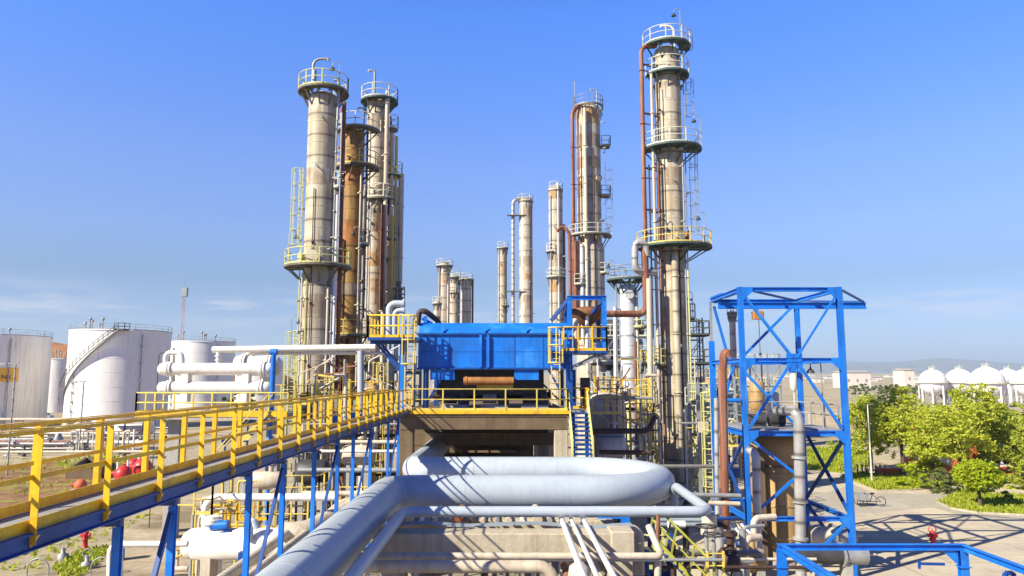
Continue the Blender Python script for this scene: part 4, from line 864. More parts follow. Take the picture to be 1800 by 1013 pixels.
a, b = P(560, 996, 20.6), P(972, 996, 20.6); pipe('fat cream pipe below the concrete beam bending down near the white pipes', [a, b, b + Vector((.0, 0, -1.6))], .165, CREAM, bend=.4, n=14)
a = P(1018, 996, 20.4); tag(MB().tube([a + Vector((0, 0, -2)), a + Vector((0, 0, -.2)), a + Vector((0, 0, 0)), a + Vector((0, 0, .12))], [.3, .3, .26, .1], 16).build('vessel_cap', CREAM, loc=a + Vector((0, 0, -2))), 'cream domed vessel top beside the slanting white pipes', 'vessel')
a = P(1165, 970, 21.2); pipe('cream vertical pipe dropping from the elbow right of the concrete beam', [P(1157, 978, 21.4), P(1155, 1060, 21.4)], .10, CREAM); pipe('pinkish upright pipe right of the concrete beam', [P(1156, 985, 22.6), P(1157, 905, 22.6)], .06, RUST)
pipe('short cream pipe bent down behind the end of the concrete beam', [P(1096, 932, 23.8), P(1122, 932, 23.8), P(1124, 1010, 23.8)], .17, CREAM, bend=.35, n=14)
# cream lines alongside, left of the huge pipe
for k, (x, z, r, ya, yb, lab) in enumerate(((-8.6, 3.0, .19, 14, 31, 'outer cream pipe running parallel left of the huge grey pipe'), (-7.9, 3.0, .15, 14, 33, 'inner cream pipe running parallel left of the huge grey pipe'), (-7.2, 3.0, .10, 12, 27, 'thin cream pipe nearest the huge grey pipe on its left'))):
    pipe(lab, [(x, ya, z), (x, yb, z)], r, CREAM, n=14)
q = P(490, 940, 30); pipe('thick cream pipe with a blunt end left of the huge grey pipe', [q, q + Vector((1.0, .1, 0)), q + Vector((2.4, 5.5, .3)), q + Vector((2.4, 9, .3))], .48, CREAM, bend=.8, n=20)
pipe('cream branch pipe climbing right behind the walkway trestles', [P(560, 925, 32), P(600, 888, 34), P(640, 876, 35)], .26, CREAM, bend=.5, n=14)

# ------------------------------------------------------------------ right-hand blue steel tower with its vessel
t = thing('steel_tower', 'tall open blue steel tower with cross bracing on the right', 'steel tower', (13.4, 37.5, 0))
TX0, TX1, TY0, TY1 = 11.05, 15.75, 35.0, 40.2
tz = lambda v: P(1390, v, TY0).z
ZT, ZM, ZP, ZL = tz(509), tz(633), tz(762), tz(912); up = Vector((0, 1, 0))
for xx, yy, zt, w_ in ((TX0, TY0, ZT + .12, .23), (TX1, TY0, ZT + .12, .24), (TX1, TY1, ZT - .1, .23)):
    MB().ibeam((xx, yy, 0), (xx, yy, zt), w_, w_, .025, up).build('post', BLUE, t)
MB().ibeam((TX0, TY1, 0), (TX0, TY1, P(1258, 600, TY1).z), .26, .26, .03, up).build('post', BLUE, t)
MB().ibeam((TX0, TY1, P(1258, 600, TY1).z), (TX0, TY1, ZT - .1), .12, .12, .02, up).build('post', STEEL, t)
for z, nm in ((ZT, 'top'), (ZM, 'mid'), (ZP, 'platform'), (ZL, 'low')):
    h = .20 if z != ZP else .24
    MB().ibeam((TX0 + .12, TY0, z), (TX1 - .125, TY0, z), .2, h, .025).build('crossbeam', BLUE, t)
    MB().ibeam((TX0 + .14, TY1, z - .02), (TX1 - .12, TY1, z - .02), .2, h, .03).build('crossbeam', BLUE, t)
    for xx in (TX0, TX1): MB().ibeam((xx, TY0 + .12, z - .01), (xx, TY1 - .13, z - .01), .18, h, .025).build('side_beam', BLUE, t)
ym = 38.6; a, b = P(1312, 530, ym), P(1521, 529, ym); zmn = ZT - .42
MB().ibeam((TX0 - .05, ym, zmn), (b.x, ym, zmn), .24, .34, .03).build('hoist_rail', BLUE, t)
mb = MB(); mb.bar((TX1, TY0, ZT + .05), (b.x - .1, ym, zmn + .2), .09); mb.bar((TX1, TY1, ZT), (b.x - .1, ym, zmn + .2), .09); mb.bar((TX0 + .3, TY0, ZT), (TX1, TY1, ZT), .10); mb.build('roof_brace', BLUE_D, t)
MB().box(TX0, TX0 + .9, TY0 + 3.2, TY1, ZT + .15, ZT + .2).build('roof_plate', BLUE, t)
xm = (TX0 + TX1) / 2; mb = MB()
gy = TY0 - .05
for p0, p1, ww in (((TX0 + .1, gy, ZT - .2), (xm, gy, ZM + .1), .12), ((TX1 - .1, gy, ZT - .2), (xm + .2, gy, ZM + .1), .09), ((xm - .1, gy, ZM - .15), (TX0 + .15, gy, ZP + .2), .12), ((xm + .25, gy, ZM - .15), (TX1 - .2, gy, ZP + .2), .12),
        ((TX0 + .2, gy, ZP - .25), (xm, gy, (ZP + ZL) / 2), .12), ((xm, gy, (ZP + ZL) / 2), (TX0 + .2, gy, ZL + .2), .12), ((TX1 - .2, gy, ZL - .15), (xm + .6, gy, ZL - 1.6), .12)): mb.bar(p0, p1, ww)
mb.box(xm - .3, xm + .45, gy - .02, gy + .02, ZM - .3, ZM + .3); mb.build('front_brace', BLUE, t)
mb = MB(); gy = TY1 + .03
for p0, p1 in (((TX1 - .2, gy, ZT - .3), (xm - 1.0, gy, ZM)), ((TX0 + .2, gy, ZT - .3), (xm - 1.4, gy, ZM)), ((xm - 1.2, gy, ZM - .2), (TX0 + .2, gy, ZP)), ((xm - .9, gy, ZM - .2), (TX1 - .3, gy, ZP))): mb.bar(p0, p1, .13)
mb.build('rear_brace', BLUE, t)
for z0, z1 in ((ZP - .2, ZL + .2), (ZL - .2, .4)):
    mb = MB(); mb.bar((TX1, TY0 + .2, z0), (TX1, TY1 - .2, z1), .13); mb.bar((TX1 + .03, TY1 - .2, z0), (TX1 + .03, TY0 + .2, z1), .13); mb.build('side_brace', BLUE_D, t); mb = MB(); mb.bar((TX0, TY0 + .2, z0), (TX0, TY1 - .2, z1), .12); mb.bar((TX0 - .03, TY1 - .2, z0), (TX0 - .03, TY0 + .2, z1), .12); mb.build('side_brace', BLUE_D, t)
o = MB().box(TX0 + .15, TX1 - .15, TY0 + .14, TY1 - .14, ZP + .122, ZP + .2).build('platform_floor', GRATE, t)
mb = MB(); rail_line(mb, [(TX0 + .2, TY0 + .25, ZP + .2), (TX0 + .2, TY1 - .2, ZP + .2), (TX1 - .2, TY1 - .2, ZP + .2), (TX1 - .2, TY0 + .25, ZP + .2)], 1.1, .03, 1.6, False); mb.build('handrail', STEEL, t)
q = Vector((P(1331, 535, ym).x, ym, zmn - .5)); tt = thing('chain_hoist', 'small orange chain hoist hanging from the top of the blue tower', 'hoist', q); MB().cbox(q.x - .28, q.x + .28, ym - .2, ym + .2, q.z - .22, q.z + .22, .06).tube([(q.x, ym, q.z + .2), (q.x, ym, zmn - .2)], .06, 6).build('body', ORNG, tt)
MB().tube([(q.x + .05, ym, q.z - .2), (q.x + .05, ym, ZM + .4)], .018, 4).ball((q.x + .05, ym, ZM + .4), .08, 5).build('chain', DARK, tt)
q = P(1394, 655, TY0); tt = thing('hanging_hoist', 'pale hoist hanging under the middle beam of the blue tower', 'hoist', q); MB().box(q.x - .13, q.x + .13, TY0 - .1, TY0 + .15, q.z, ZM - .14).build('bracket', BLUE, tt); MB().tube([q, q - Vector((0, 0, .15)), q - Vector((0, 0, .75)), q - Vector((0, 0, .9))], [.06, .17, .17, .06], 12).tube([q - Vector((0, 0, .9)), q - Vector((0, 0, 1.5))], .03, 5).build('body', RAILW, tt)
vx, vy = 13.3, 37.7; t2 = thing('vertical_vessel', 'tan weathered upright vessel standing inside the blue tower', 'vessel', (vx, vy, 0))
MB().lathe([(1.28, .3), (1.28, 5.7), (1.2, 6.0), (.9, 6.25), (.3, 6.34), (.01, 6.35)], (vx, vy, 0), 32, caps=False).build('shell', VESS, t2)
MB().lathe([(1.34, 0), (1.34, .35)], (vx, vy, 0), 24).build('skirt', CONCG, t2)
for z in (1.4, 2.9, 4.4): MB().lathe([(1.285, z - .06), (1.32, z), (1.285, z + .06)], (vx, vy, 0), 32, caps=False).build('band', VESS, t2)
MB().box(vx - 1.15, vx - .95, vy - 1.32, vy - 1.0, .3, 6.2).build('stiffener_or_shade_strip', CONCB, t2)  # dark upright strip standing in for a shadow on the vessel
q = P(1374, 742, 37); tt = thing('motor_pair', 'two dark motors side by side on the platform of the blue tower', 'motor', (q.x - .6, 37, ZP + .2))
for dx in (-.62, .32): MB().tube([(q.x - .6 + dx - .35, 37, ZP + .52), (q.x - .6 + dx + .4, 37, ZP + .52)], .3, 14).box(q.x - .6 + dx - .3, q.x - .6 + dx + .3, 36.75, 37.25, ZP + .2, ZP + .3).build('motor', DARK, tt)
yp = 34.35; pipe('thick grey clad pipe dropping down the front of the blue tower', [P(1366, 722, 37.2), P(1398, 722, yp), P(1404, 740, yp), P(1408, 1000, yp), P(1409, 1040, yp)], .235, GREYP, bend=.5, n=18, seg=7, flanges=((2, .25), (2, .55), (2, .8)))
pipe('thinner grey clad pipe bent at the top, left front of the tan vessel', [P(1308, 792, 36.2), P(1318, 791, 34.8), P(1329, 800, 34.5), P(1332, 955, 34.5), P(1340, 985, 34.5)], .19, GREYP, bend=.4, n=16, seg=6)
pipe('tall rusty standpipe with a hooked top left of the blue tower', [P(1281, 628, 33.2), P(1278, 619, 33.2), P(1273, 622, 33.2), P(1270, 650, 33.2), P(1275, 930, 33.2)], .185, RUST, bend=.22, n=14)
pipe('blue level pipe at the left side of the tower platform', [P(1268, 704, 35), P(1300, 704, 35)], .10, BLUE); pipe('grey level line passing behind the rusty standpipe', [P(1150, 820, 38), P(1298, 820, 38)], .09, GREYP); pipe('lower grey line from the hairpin pipe to the blue tower', [P(1185, 869, 33), P(1302, 872, 33)], .10, STEEL); pipe('second lower grey line below its twin, reaching the blue tower', [P(1170, 882, 32), P(1300, 886, 32)], .10, CREAM)
pipe('thin grey upright pipe just left of the rusty standpipe', [P(1259, 700, 34), P(1262, 960, 34)], .11, GREYP); pipe('slim pale upright pipe left of the blue tower foot', [P(1268, 840, 34), P(1270, 940, 34)], .06, WHITE); pipe('broad tan upright pipe behind the rusty standpipe', [P(1262, 740, 42), P(1264, 800, 42), P(1264, 1000, 42)], .25, CREAM)
for k, (du, lab) in enumerate(((0, 'outer'), (9, 'middle'), (18, 'inner'))):
    pipe('%s of three thin pale pipes slanting then dropping before the blue tower' % lab, [P(1285 + du, 922, 31.5), P(1308 + du, 945, 31), P(1311 + du, 1030, 31)], .055, WHITE if k != 1 else CREAM, bend=.2)
# front railing frame, bottom right
t = thing('portal_frame', 'low blue steel frame without bracing at the bottom right corner', 'steel frame', (9.5, 18.3, 0))
fx0, fx1, fy0, fy1, fz = 7.1, 11.8, 16.65, 19.9, 4.66
for a, b in (((fx0 - .1, fy1, fz), (fx1 + .1, fy1, fz)), ((fx0 - .1, fy0, fz), (fx1 + .1, fy0, fz))): MB().ibeam(a, b, .15, .15, .016).build('long_beam', BLUE, t)
for xx in (fx0, fx1): MB().ibeam((xx, fy0 + .11, fz - .003), (xx, fy1 - .11, fz - .003), .15, .15, .016).build('cross_beam', BLUE, t)
for xx in (fx0, fx1):
    for yy in (fy0, fy1): MB().ibeam((xx, yy, 0), (xx, yy, fz - .078), .2, .2, .02, up).build('post', BLUE, t)
mb = MB(); mb.box(fx0 - .14, fx0 + .14, fy1 - .14, fy1 + .14, fz - .5, fz - .48); mb.box(fx1 - .14, fx1 + .14, fy1 - .14, fy1 + .14, fz - .5, fz - .48)
mb.add([(fx1 - .13, fy1 - .02, fz - .11), (fx1 - .5, fy1 - .02, fz - .11), (fx1 - .13, fy1 - .02, fz - .45), (fx1 - .13, fy1 + .02, fz - .11), (fx1 - .5, fy1 + .02, fz - .11), (fx1 - .13, fy1 + .02, fz - .45)], [(0, 1, 2), (5, 4, 3), (0, 3, 4, 1), (1, 4, 5, 2), (2, 5, 3, 0)]); mb.build('gusset', BLUE, t)
for xx, lab in ((fx0 + .4, 'left'), (fx1 + .05, 'right')):
    mb = MB(); y = 18.3; xq = xx; mb.bar((xq - .45, y, fz - 1.7), (xq, y, fz - .25), .09); mb.bar((xq, y, fz - .25), (xq + .16, y, fz - .25), .09); mb.bar((xq + .16, y, fz - .25), (xq + .55, y, fz - 1.7), .09); mb.build('knee_brace', BLUE_D, t)
q = P(1615, 991, 19); MB().bar(P(1616, 991, 19.3), P(1660, 992, 19.3), .06).bar(P(1616, 986, 19.3), P(1616, 1000, 19.3), .05).build('stub_bracket', BLUE_D, t)
# horizontal exchangers at the tower foot
for k, (u0, u1, v, Y, r, lab) in enumerate(((1405, 1521, 975, 33.0, .40, 'horizontal steel drum with a bare end poking out right of the tower foot'), (1420, 1500, 942, 37.5, .45, 'horizontal drum in shadow behind the tower foot'))):
    a, b = P(u0, v, Y), P(u1, v, Y); tt = thing('heat_exchanger', lab, 'heat exchanger', (b.x - 1, Y, 0))
    MB().tube([a, b - Vector((1.0, 0, 0))], r, 20).build('shell', DARK if k == 0 else CREAM, tt); MB().tube([b - Vector((.99, 0, 0)), b], r * 1.06, 20).build('channel_head', STEEL, tt)
    MB().tube([b - Vector((1.06, 0, 0)), b - Vector((.98, 0, 0))], r * 1.3, 20).build('flange', STEEL, tt)
    for f in (.25, .7): c = a.lerp(b, f); MB().box(c.x - .15, c.x + .15, Y - r * .8, Y + r * .8, 0, c.z - r * .8).build('saddle', CONCG, tt)
    MB().tube([b, b + Vector((.45, 0, 0))], .05, 8).build('drain', CREAM, tt)

# ------------------------------------------------------------------ white exchangers on their table, left
EY = 44.0
t = thing('exchanger_table', 'grey concrete table with yellow railing carrying the white drums on the left', 'concrete structure', (P(390, 720, EY).x, EY, 0))
xa, xb = P(238, 722, 42.6).x, P(505, 722, 42.6).x; z = 7.05
MB().cbox(xa, xb, 42.6, 46.2, z - .35, z, .02).build('slab', CONCG, t)
for u in (307, 480):
    for y in (43.6, 45.3): q = P(u, 800, y).x; MB().cbox(q - .36, q + .36, y - .3, y + .3, 0, z - .353, .03).build('column', CONCG, t)
mb = MB(); rail_line(mb, [(xa, 46, z), (xa, 42.64, z), (xb, 42.64, z)], 1.15, .04, 1.05); mb.build('handrail', YELP, t)
MB().box(xa, xb, 42.56, 42.6, z - .2, z + .12).build('edge_plate', YEL, t)
mb = MB(); a = P(400, 760, 43).x
for k in range(9): f = k / 8; MB().bar((a - .2 + 2.6 * f, 42.23, 4.0 + 3 * f), (a - .2 + 2.6 * f, 42.97, 4.0 + 3 * f), .3, .05).build('tread', BLUE, t)
mb.bar((a - .4, 42.2, 3.9), (a + 2.5, 42.2, 7.1), .05, .2); mb.bar((a - .4, 43.0, 3.9), (a + 2.5, 43.0, 7.1), .05, .2)
for y in (42.2, 43.0): mb.bar((a - .4, y, 4.9), (a + 2.5, y, 8.1), .06)
mb.build('stair', YELP, t)
def exchanger(label, u0, u1, v, Y, r):
    a, b = P(u0, v, Y), P(u1, v, Y); b.z = a.z; t = thing('heat_exchanger', label, 'heat exchanger', ((a.x + b.x) / 2, Y, 7.05)); d = Vector((1, 0, 0))
    MB().tube([a + d * .9, b - d * .35], r, 24).build('shell', WHITE, t)
    M = Matrix.Rotation(R(-90), 3, 'Y'); MB().lathe([(r * 1.02, -.9), (r * 1.02, -.25), (r * .9, -.1), (r * .5, 0), (.01, .03)], a, 24, M, caps=False).build('channel_head', WHITE, t)
    M2 = Matrix.Rotation(R(90), 3, 'Y'); MB().lathe([(r * 1.02, -.35), (r * 1.0, -.1), (r * .6, .12), (.01, .18)], b, 24, M2, caps=False).build('rear_head', WHITE, t)
    for p in (a + d * .55, a + d * .72, b - d * .62, b - d * .45): MB().tube([p, p + d * .09], r * 1.26, 24).build('flange', WHITE, t)
    for f in (.25, .78): c = a.lerp(b, f); MB().box(c.x - .2, c.x + .2, Y - r * .8, Y + r * .8, c.z - r - .55, c.z - r * .85).tube([(c.x - .35, Y, c.z - r * .9), (c.x - .35, Y, c.z - r - .5)], .16, 10).build('saddle', WHITE, t)
    return a, b
a1, b1 = exchanger('upper one of the two stacked white horizontal drums on the left', 279, 478, 649, EY, .36)
a2, b2 = exchanger('lower one of the two stacked white horizontal drums on the left', 278, 474, 682, EY, .36)
a3, b3 = exchanger('shorter white drum standing behind the right end of the stacked drums', 412, 490, 643, EY + 2.0, .62)
pipe('white hooped pipe over the left end of the stacked white drums', [P(291, 640, EY), P(291, 620, EY), P(320, 620, EY), P(320, 640, EY)], .15, WHITE, bend=.4, n=14)
pipe('white vertical pipe beside the stacked white drums', [P(304, 690, EY + .5), P(304, 612, EY + .5)], .13, WHITE)
pipe('long white overhead pipe running level to the pale columns', [P(374, 615, EY), P(640, 611, EY), P(634, 611, EY + .02), P(634, 700, EY)][:2] + [P(660, 611, EY)], .2, WHITE, n=14)
pipe('thinner white pipe just below the long overhead pipe', [P(440, 621, EY + .4), P(690, 621, EY + .4)], .11, WHITE)
pipe('fat pale down pipe where the long overhead pipe ends', [P(634, 617, EY), P(634, 720, EY)], .2, GREY, n=14)
pipe('white valve neck between the overhead pipe and the upper drum', [P(384, 640, EY), P(384, 617, EY)], .14, WHITE, flanges=((0, .3), (0, .6)))
pipe('twin white risers over the short rear drum', [P(435, 634, EY + 1.8), P(435, 620, EY + 1.8), P(443, 620, EY + 1.8), P(443, 634, EY + 1.8)], .12, WHITE, bend=.2)
q = P(478, 700, 43.4); tag(MB().tube([(q.x, 43.4, 0), (q.x, 43.4, P(478, 616, 43.4).z)], .15, 14).tube([(q.x - .2, 43.4, P(478, 619, 43.4).z), (q.x + .2, 43.4, P(478, 619, 43.4).z)], .19, 10).build('pipe_post', BLUE, loc=(q.x, 43.4, 0)), 'blue round post holding up the long white overhead pipe', 'post')
for u, v0, Y in ((275, 620, 46.5),):
    q = P(u, 700, Y); tt = thing('lamp_post', 'thin dark lamp post left of the stacked white drums', 'lamp post', (q.x, Y, 0)); lamp_part(tt, (q.x, Y, 0), P(u, v0, Y).z, 1, DARK)

# ------------------------------------------------------------------ low left: vessel, pipes, hydrant, yard things
a, b = P(322, 956, 30), P(512, 952, 30); b.z = a.z
t = thing('horizontal_vessel', 'white horizontal vessel low on the left behind the walkway trestles', 'vessel', ((a.x + b.x) / 2, 30, 0)); d = Vector((1, 0, 0))
MB().tube([a + d * .45, a + d * .46, b], [.52, .60, .60], 28).build('shell', WHITE, t)
M = Matrix.Rotation(R(-90), 3, 'Y'); MB().lathe([(.6, -.46), (.56, -.25), (.42, -.06), (.2, .02), (.01, .04)], a, 24, M, caps=False).build('end_cap', WHITE, t)
for f in (.25, .8): c = a.lerp(b, f); MB().cbox(c.x - .2, c.x + .2, 29.6, 30.4, 0, c.z - .45, .02).build('saddle', CREAM, t)
MB().tube([a + d * 1.1, a + d * 1.1 + Vector((0, 0, 1.05))], .3, 16).tube([a + d * 1.1 + Vector((0, 0, .78)), a + d * 1.1 + Vector((0, 0, .95))], .42, 16).build('dome', WHITE, t)
for k, f in enumerate((.62, .8)):
    c = a.lerp(b, f); MB().ibeam((c.x, 29.1, 0), (c.x, 29.1, c.z - .1), .2, .2, .02, up).build('support_post', BLUE_D, t)
pipe('white pipe bent down into the horizontal vessel on the left', [P(361, 930, 31.5), P(360, 875, 31.5), P(590, 874, 31.5)], .16, WHITE, bend=.55, n=16, seg=7)
pipe('pale pipe with a square bend near the left red hydrant', [P(193, 1030, 26), P(194, 957, 26), P(330, 956, 26)], .105, WHITE, bend=.3, n=12)
pipe('second pale drop pipe beside the square bend', [P(212, 1030, 26), P(212, 960, 26)], .08, WHITE)
pipe('pale pipe with a low hook at the right side of the white vessel', [P(440, 950, 29.4), P(440, 918, 29.4), P(446, 914, 29.4), P(452, 930, 29.4)], .12, GREY, bend=.2)
q = P(385, 925, 29.8); t = thing('motor_drive', 'blue motor on a bracket above the white horizontal vessel', 'motor', q); MB().tube([q + Vector((-.3, 0, 0)), q + Vector((.35, 0, .05))], .18, 14).build('motor', BLUE, t); MB().bar(q + Vector((-.3, 0, -.3)), q + Vector((.5, 0, -.15)), .3, .06).bar(q + Vector((0, 0, -.3)), q + Vector((0, 0, -.7)), .1).build('bracket', BLUE_D, t)
def ladder_thing(label, u, Y, z0, z1, m, out=(0, -1, 0), cg=None, w_=.45):
    x = P(u, 666, Y).x; t = thing('access_ladder', label, 'ladder', (x, Y, z0)); mb = MB(); ladder(mb, (x, Y, 0), z0, z1, out, w_); mb.build('ladder', m, t)
    if cg: mb = MB(); cage(mb, (x, Y, 0), cg[0], cg[1], out); mb.build('safety_cage', m, t)
def rail_thing(label, pts, m, h=1.1, t_=.035, step=1.1, cat='railing'):
    mb = MB(); rail_line(mb, pts, h, t_, step); tag(mb.build('guard_rail', m, loc=pts[0]), label, cat)
z = P(400, 955, 31).z
for k, (u0, u1, v, lab) in enumerate(((366, 440, 955, 'yellow guard rail in front of the blue motor on the left'), (452, 540, 930, 'yellow guard rail right of the first walkway trestle bay'), (590, 690, 905, 'faded yellow guard rail behind the inner trestles'))):
    p0, p1 = P(u0, v, 32 + k), P(u1, v, 32 + k); rail_thing(lab, [p0, p1], YELP if k else YEL, 1.2, .032, .7)
for k, (u, lab) in enumerate(((402, 'yellow valve stand left, taller of the pair by the white vessel'), (432, 'yellow valve stand right of its taller twin by the white vessel'))):
    q = P(u, 950, 31.2); tt = thing('valve_stand', lab, 'valve', q); MB().tube([q - Vector((0, 0, .5)), q + Vector((0, 0, 1.3 - .3 * k))], .07, 8).build('stem', YEL, tt)
    M = Matrix.Rotation(R(75), 3, 'X'); mb = MB(); c = q + Vector((0, 0, 1.3 - .3 * k)); mb.tube([c + M @ Vector((.28 * math.cos(a_), .28 * math.sin(a_), 0)) for a_ in [TAU * i / 14 for i in range(15)]], .035, 6); mb.bar(c + M @ Vector((-.27, 0, 0)), c + M @ Vector((.27, 0, 0)), .04); mb.build('handwheel', YEL, tt)
q = G(311, 1002, .3); t = thing('valve_wheel_unit', 'yellow handwheel valve on the ground left of the white vessel', 'valve', q); MB().tube([(q.x - .5, q.y, .35), (q.x + .5, q.y, .35)], .13, 10).tube([(q.x, q.y, .3), (q.x, q.y, 1.2)], .07, 8).build('body', CREAM, t)
mb = MB(); mb.tube([(q.x + .35 * math.cos(a_), q.y - .1 + .12 * math.sin(a_), 1.25 + .33 * math.sin(a_)) for a_ in [TAU * i / 14 for i in range(15)]], .05, 6); mb.bar((q.x - .34, q.y - .1, 1.25), (q.x + .34, q.y - .1, 1.25), .05); mb.build('handwheel', YEL, t)
def hydrant(label, u, v):
    q = G(u, v); t = thing('fire_hydrant', label, 'hydrant', q); x, y = q.x, q.y
    MB().lathe([(.2, 0), (.2, .06), (.13, .08), (.12, .55), (.17, .57), (.17, .63), (.14, .66), (.14, .92), (.1, 1.0), (.04, 1.05), (.04, 1.12), (.01, 1.13)], (x, y, 0), 16, caps=False).build('barrel', RED, t)
    for s in (-1, 1): MB().tube([(x, y, .8), (x + s * .21, y, .8)], .075, 10).tube([(x + s * .19, y, .8), (x + s * .24, y, .8)], .10, 8).build('outlet', RED, t)
    MB().tube([(x, y, .78), (x, y - .26, .78)], .09, 10).tube([(x + .2 * math.cos(a_), y - .02, 1.12 + .2 * math.sin(a_)) for a_ in [TAU * i / 12 for i in range(13)]], .025, 5).build('handwheel', RED, t)
hydrant('red fire hydrant on the dusty ground at lower left', 149, 968); hydrant('red fire hydrant on the concrete yard at lower right', 1641, 969)
q = G(207, 985); t = thing('barrel', 'blue and white barrel behind the pale square bent pipe', 'barrel', q); MB().lathe([(.3, 0), (.3, .55)], q, 18).build('body', BLUE, t); MB().lathe([(.302, .552), (.302, .88), (.27, .9)], q, 18).build('lid', WHITE, t)
for k, (u, v) in enumerate(((152, 1000), (110, 985))):
    q = G(u, v); mb = MB().lathe([(.25, 0), (.25, .3), (.1, .34), (.1, .6)], q, 12); mb.tube([(q.x + .22 * math.cos(a_), q.y, .72 + .2 * math.sin(a_)) for a_ in [TAU * i / 12 for i in range(13)]], .03, 5)
    tag(mb.build('ground_valve', STEEL, loc=q), ('grey ground valve with a wheel below the left red hydrant', 'grey ground valve at the left of the left red hydrant')[k], 'valve')
for k, (u, v, r) in enumerate(((66, 1012, .5), (178, 1010, .5))):
    q = G(u, v); tag(MB().tube([(q.x - r, q.y, 0), (q.x - r, q.y, .55), (q.x, q.y, .85), (q.x + r, q.y, .55), (q.x + r, q.y, 0)], .035, 6, .4).build('hoop_guard', STEEL, loc=q), ('grey hoop guard at the lower left corner', 'grey hoop guard right of the lower left corner one')[k], 'guard')
# red pumps, concrete pit, small things in the left yard
for k, (u, v, lab) in enumerate(((250, 836, 'largest red pump casing in the left yard'), (216, 846, 'red pump with crossed straps left of the largest one'), (234, 826, 'dark red pump behind the other red ones'), (141, 862, 'small orange red cover beside the concrete pit'))):
    q = G(u, v); s = (1.0, .85, .7, .55)[k]; t = thing('red_pump', lab, 'pump', q); MB().lathe([(.75 * s, .1), (.9 * s, .5 * s), (.85 * s, 1.0 * s), (.5 * s, 1.45 * s), (.15 * s, 1.6 * s), (.01, 1.6 * s)], q, 20, caps=False).build('casing', RED if k < 3 else REDO, t)
    MB().cbox(q.x - s, q.x + s, q.y - s, q.y + s, 0, .15, .03).build('base', CONCG, t); MB().tube([(q.x, q.y, .8 * s), (q.x - 1.4 * s, q.y, .8 * s)], .2 * s, 10).build('outlet', RED, t)
pipe('white inverted U pipe beside the red pumps', [G(206, 840), G(206, 840) + Vector((0, 0, 1.8)), G(224, 840) + Vector((0, 0, 1.8)), G(224, 840)], .11, WHITE, bend=.3); pipe('second white inverted U pipe between the red pumps', [G(243, 832), G(243, 832) + Vector((0, 0, 1.6)), G(256, 832) + Vector((0, 0, 1.6))], .1, WHITE, bend=.3)
A = gp((118, 842), (172, 842), (200, 822), (150, 820)); mb = MB()
for i in range(4): a, b = A[i], A[(i + 1) % 4]; mb.bar((a.x, a.y, .45), (b.x, b.y, .45), .25, .9)
tag(mb.build('concrete_pit', CONCB, loc=A[0]), 'low square concrete pit wall among the weeds on the left', 'concrete pit')
# far left rack of grey pipes and a white road tanker like drum
rl = random.Random(31)
for k in range(7):
    v = 762 + k * 5.5; Y = G(100, v, .8).y; u1 = (300, 240, 90, 255, 110, 130, 285)[k]
    a, b = P(-40, v, Y), P(u1, v - 1, Y); pipe('long pipe on low sleepers across the left yard', [a, b], rl.choice((.16, .22, .12)), (GREYP, CREAM, STEEL, WHITE, BROWN, GREYP, CREAM)[k], group='pipes across the left yard')
    mb = MB()
for k in range(12):
    u = 135 + k * 9; Y = 92; q = G(u, 794); z = 2.6 + rl.uniform(-.3, .3)
    pipe('short upright pipe in the manifold left of the concrete column', [(q.x, q.y, 0), (q.x, q.y, z)] + ([(q.x + rl.choice((-1, 1)) * .8, q.y, z)] if k % 3 == 0 else []), rl.choice((.08, .12, .16)), (GREYP, CREAM, STEEL, WHITE)[k % 4], group='manifold pipes in the left yard')
a = G(138, 800); rail_thing('thin white portal frame over the manifold pipes', [G(138, 798), G(270, 790)], WHITE, 3.4, .06, 30)
a, b = P(205, 752, 110), P(268, 752, 110); t = thing('drum_tank', 'long white drum with dark canopy legs beyond the manifold', 'tank', ((a.x + b.x) / 2, 110, 0)); MB().tube([a, a + Vector((.1, 0, 0)), b - Vector((.1, 0, 0)), b], [.7, .95, .95, .7], 18).build('shell', WHITE, t)
for f in (.15, .5, .85): c = a.lerp(b, f); MB().box(c.x - .25, c.x + .25, 109.4, 110.6, 0, c.z - .75).build('saddle', DARK, t)
mb = MB(); mb.box(a.x - .3, b.x + .5, 106, 108.5, 2.9, 3.05); o = tag(mb.build('canopy', CABLE, loc=(a.x, 107, 0)), 'blue grey flat canopy roof in front of the long white drum', 'canopy')
for xx in (a.x, (a.x + b.x) / 2, b.x): MB().bar((xx, 107.2, 0), (xx, 107.2, 2.9), .18).build('leg', DARK, o)
for u, v0, v1, lab in ((12, 640, 836, 'thin pale lamp post near the left picture edge'), (138, 672, 806, 'thin double pole lamp post before the largest tank')):
    q = G(u, v1); tt = thing('lamp_post', lab, 'lamp post', q); z = P(u, v0, q.y).z; MB().tube([q, (q.x, q.y, z)], .09, 6).build('pole', GREYP, tt); MB().bar((q.x - 1.0, q.y, z), (q.x + .3, q.y, z + .1), .12).cbox(q.x - 1.5, q.x - .8, q.y - .15, q.y + .15, z - .08, z + .1, .03).build('lamp_head', STEEL, tt)
q = G(150, 744); t = thing('parked_car', 'small blue grey car parked at the foot of the left tanks', 'car', (G(75, 738).x, G(75, 738).y, 0)); c = Vector(t.location)
MB().cbox(c.x - 2.1, c.x + 2.1, c.y - .85, c.y + .85, .35, .95, .15).cbox(c.x - 1.1, c.x + 1.3, c.y - .75, c.y + .75, .94, 1.5, .25).build('body', CABLE, t)
for s in (-1.3, 1.3):
    for yy in (-.85, .85): MB().tube([(c.x + s, c.y + yy - .1, .33), (c.x + s, c.y + yy + .1, .33)], .33, 12).build('wheel', BLACK, t)

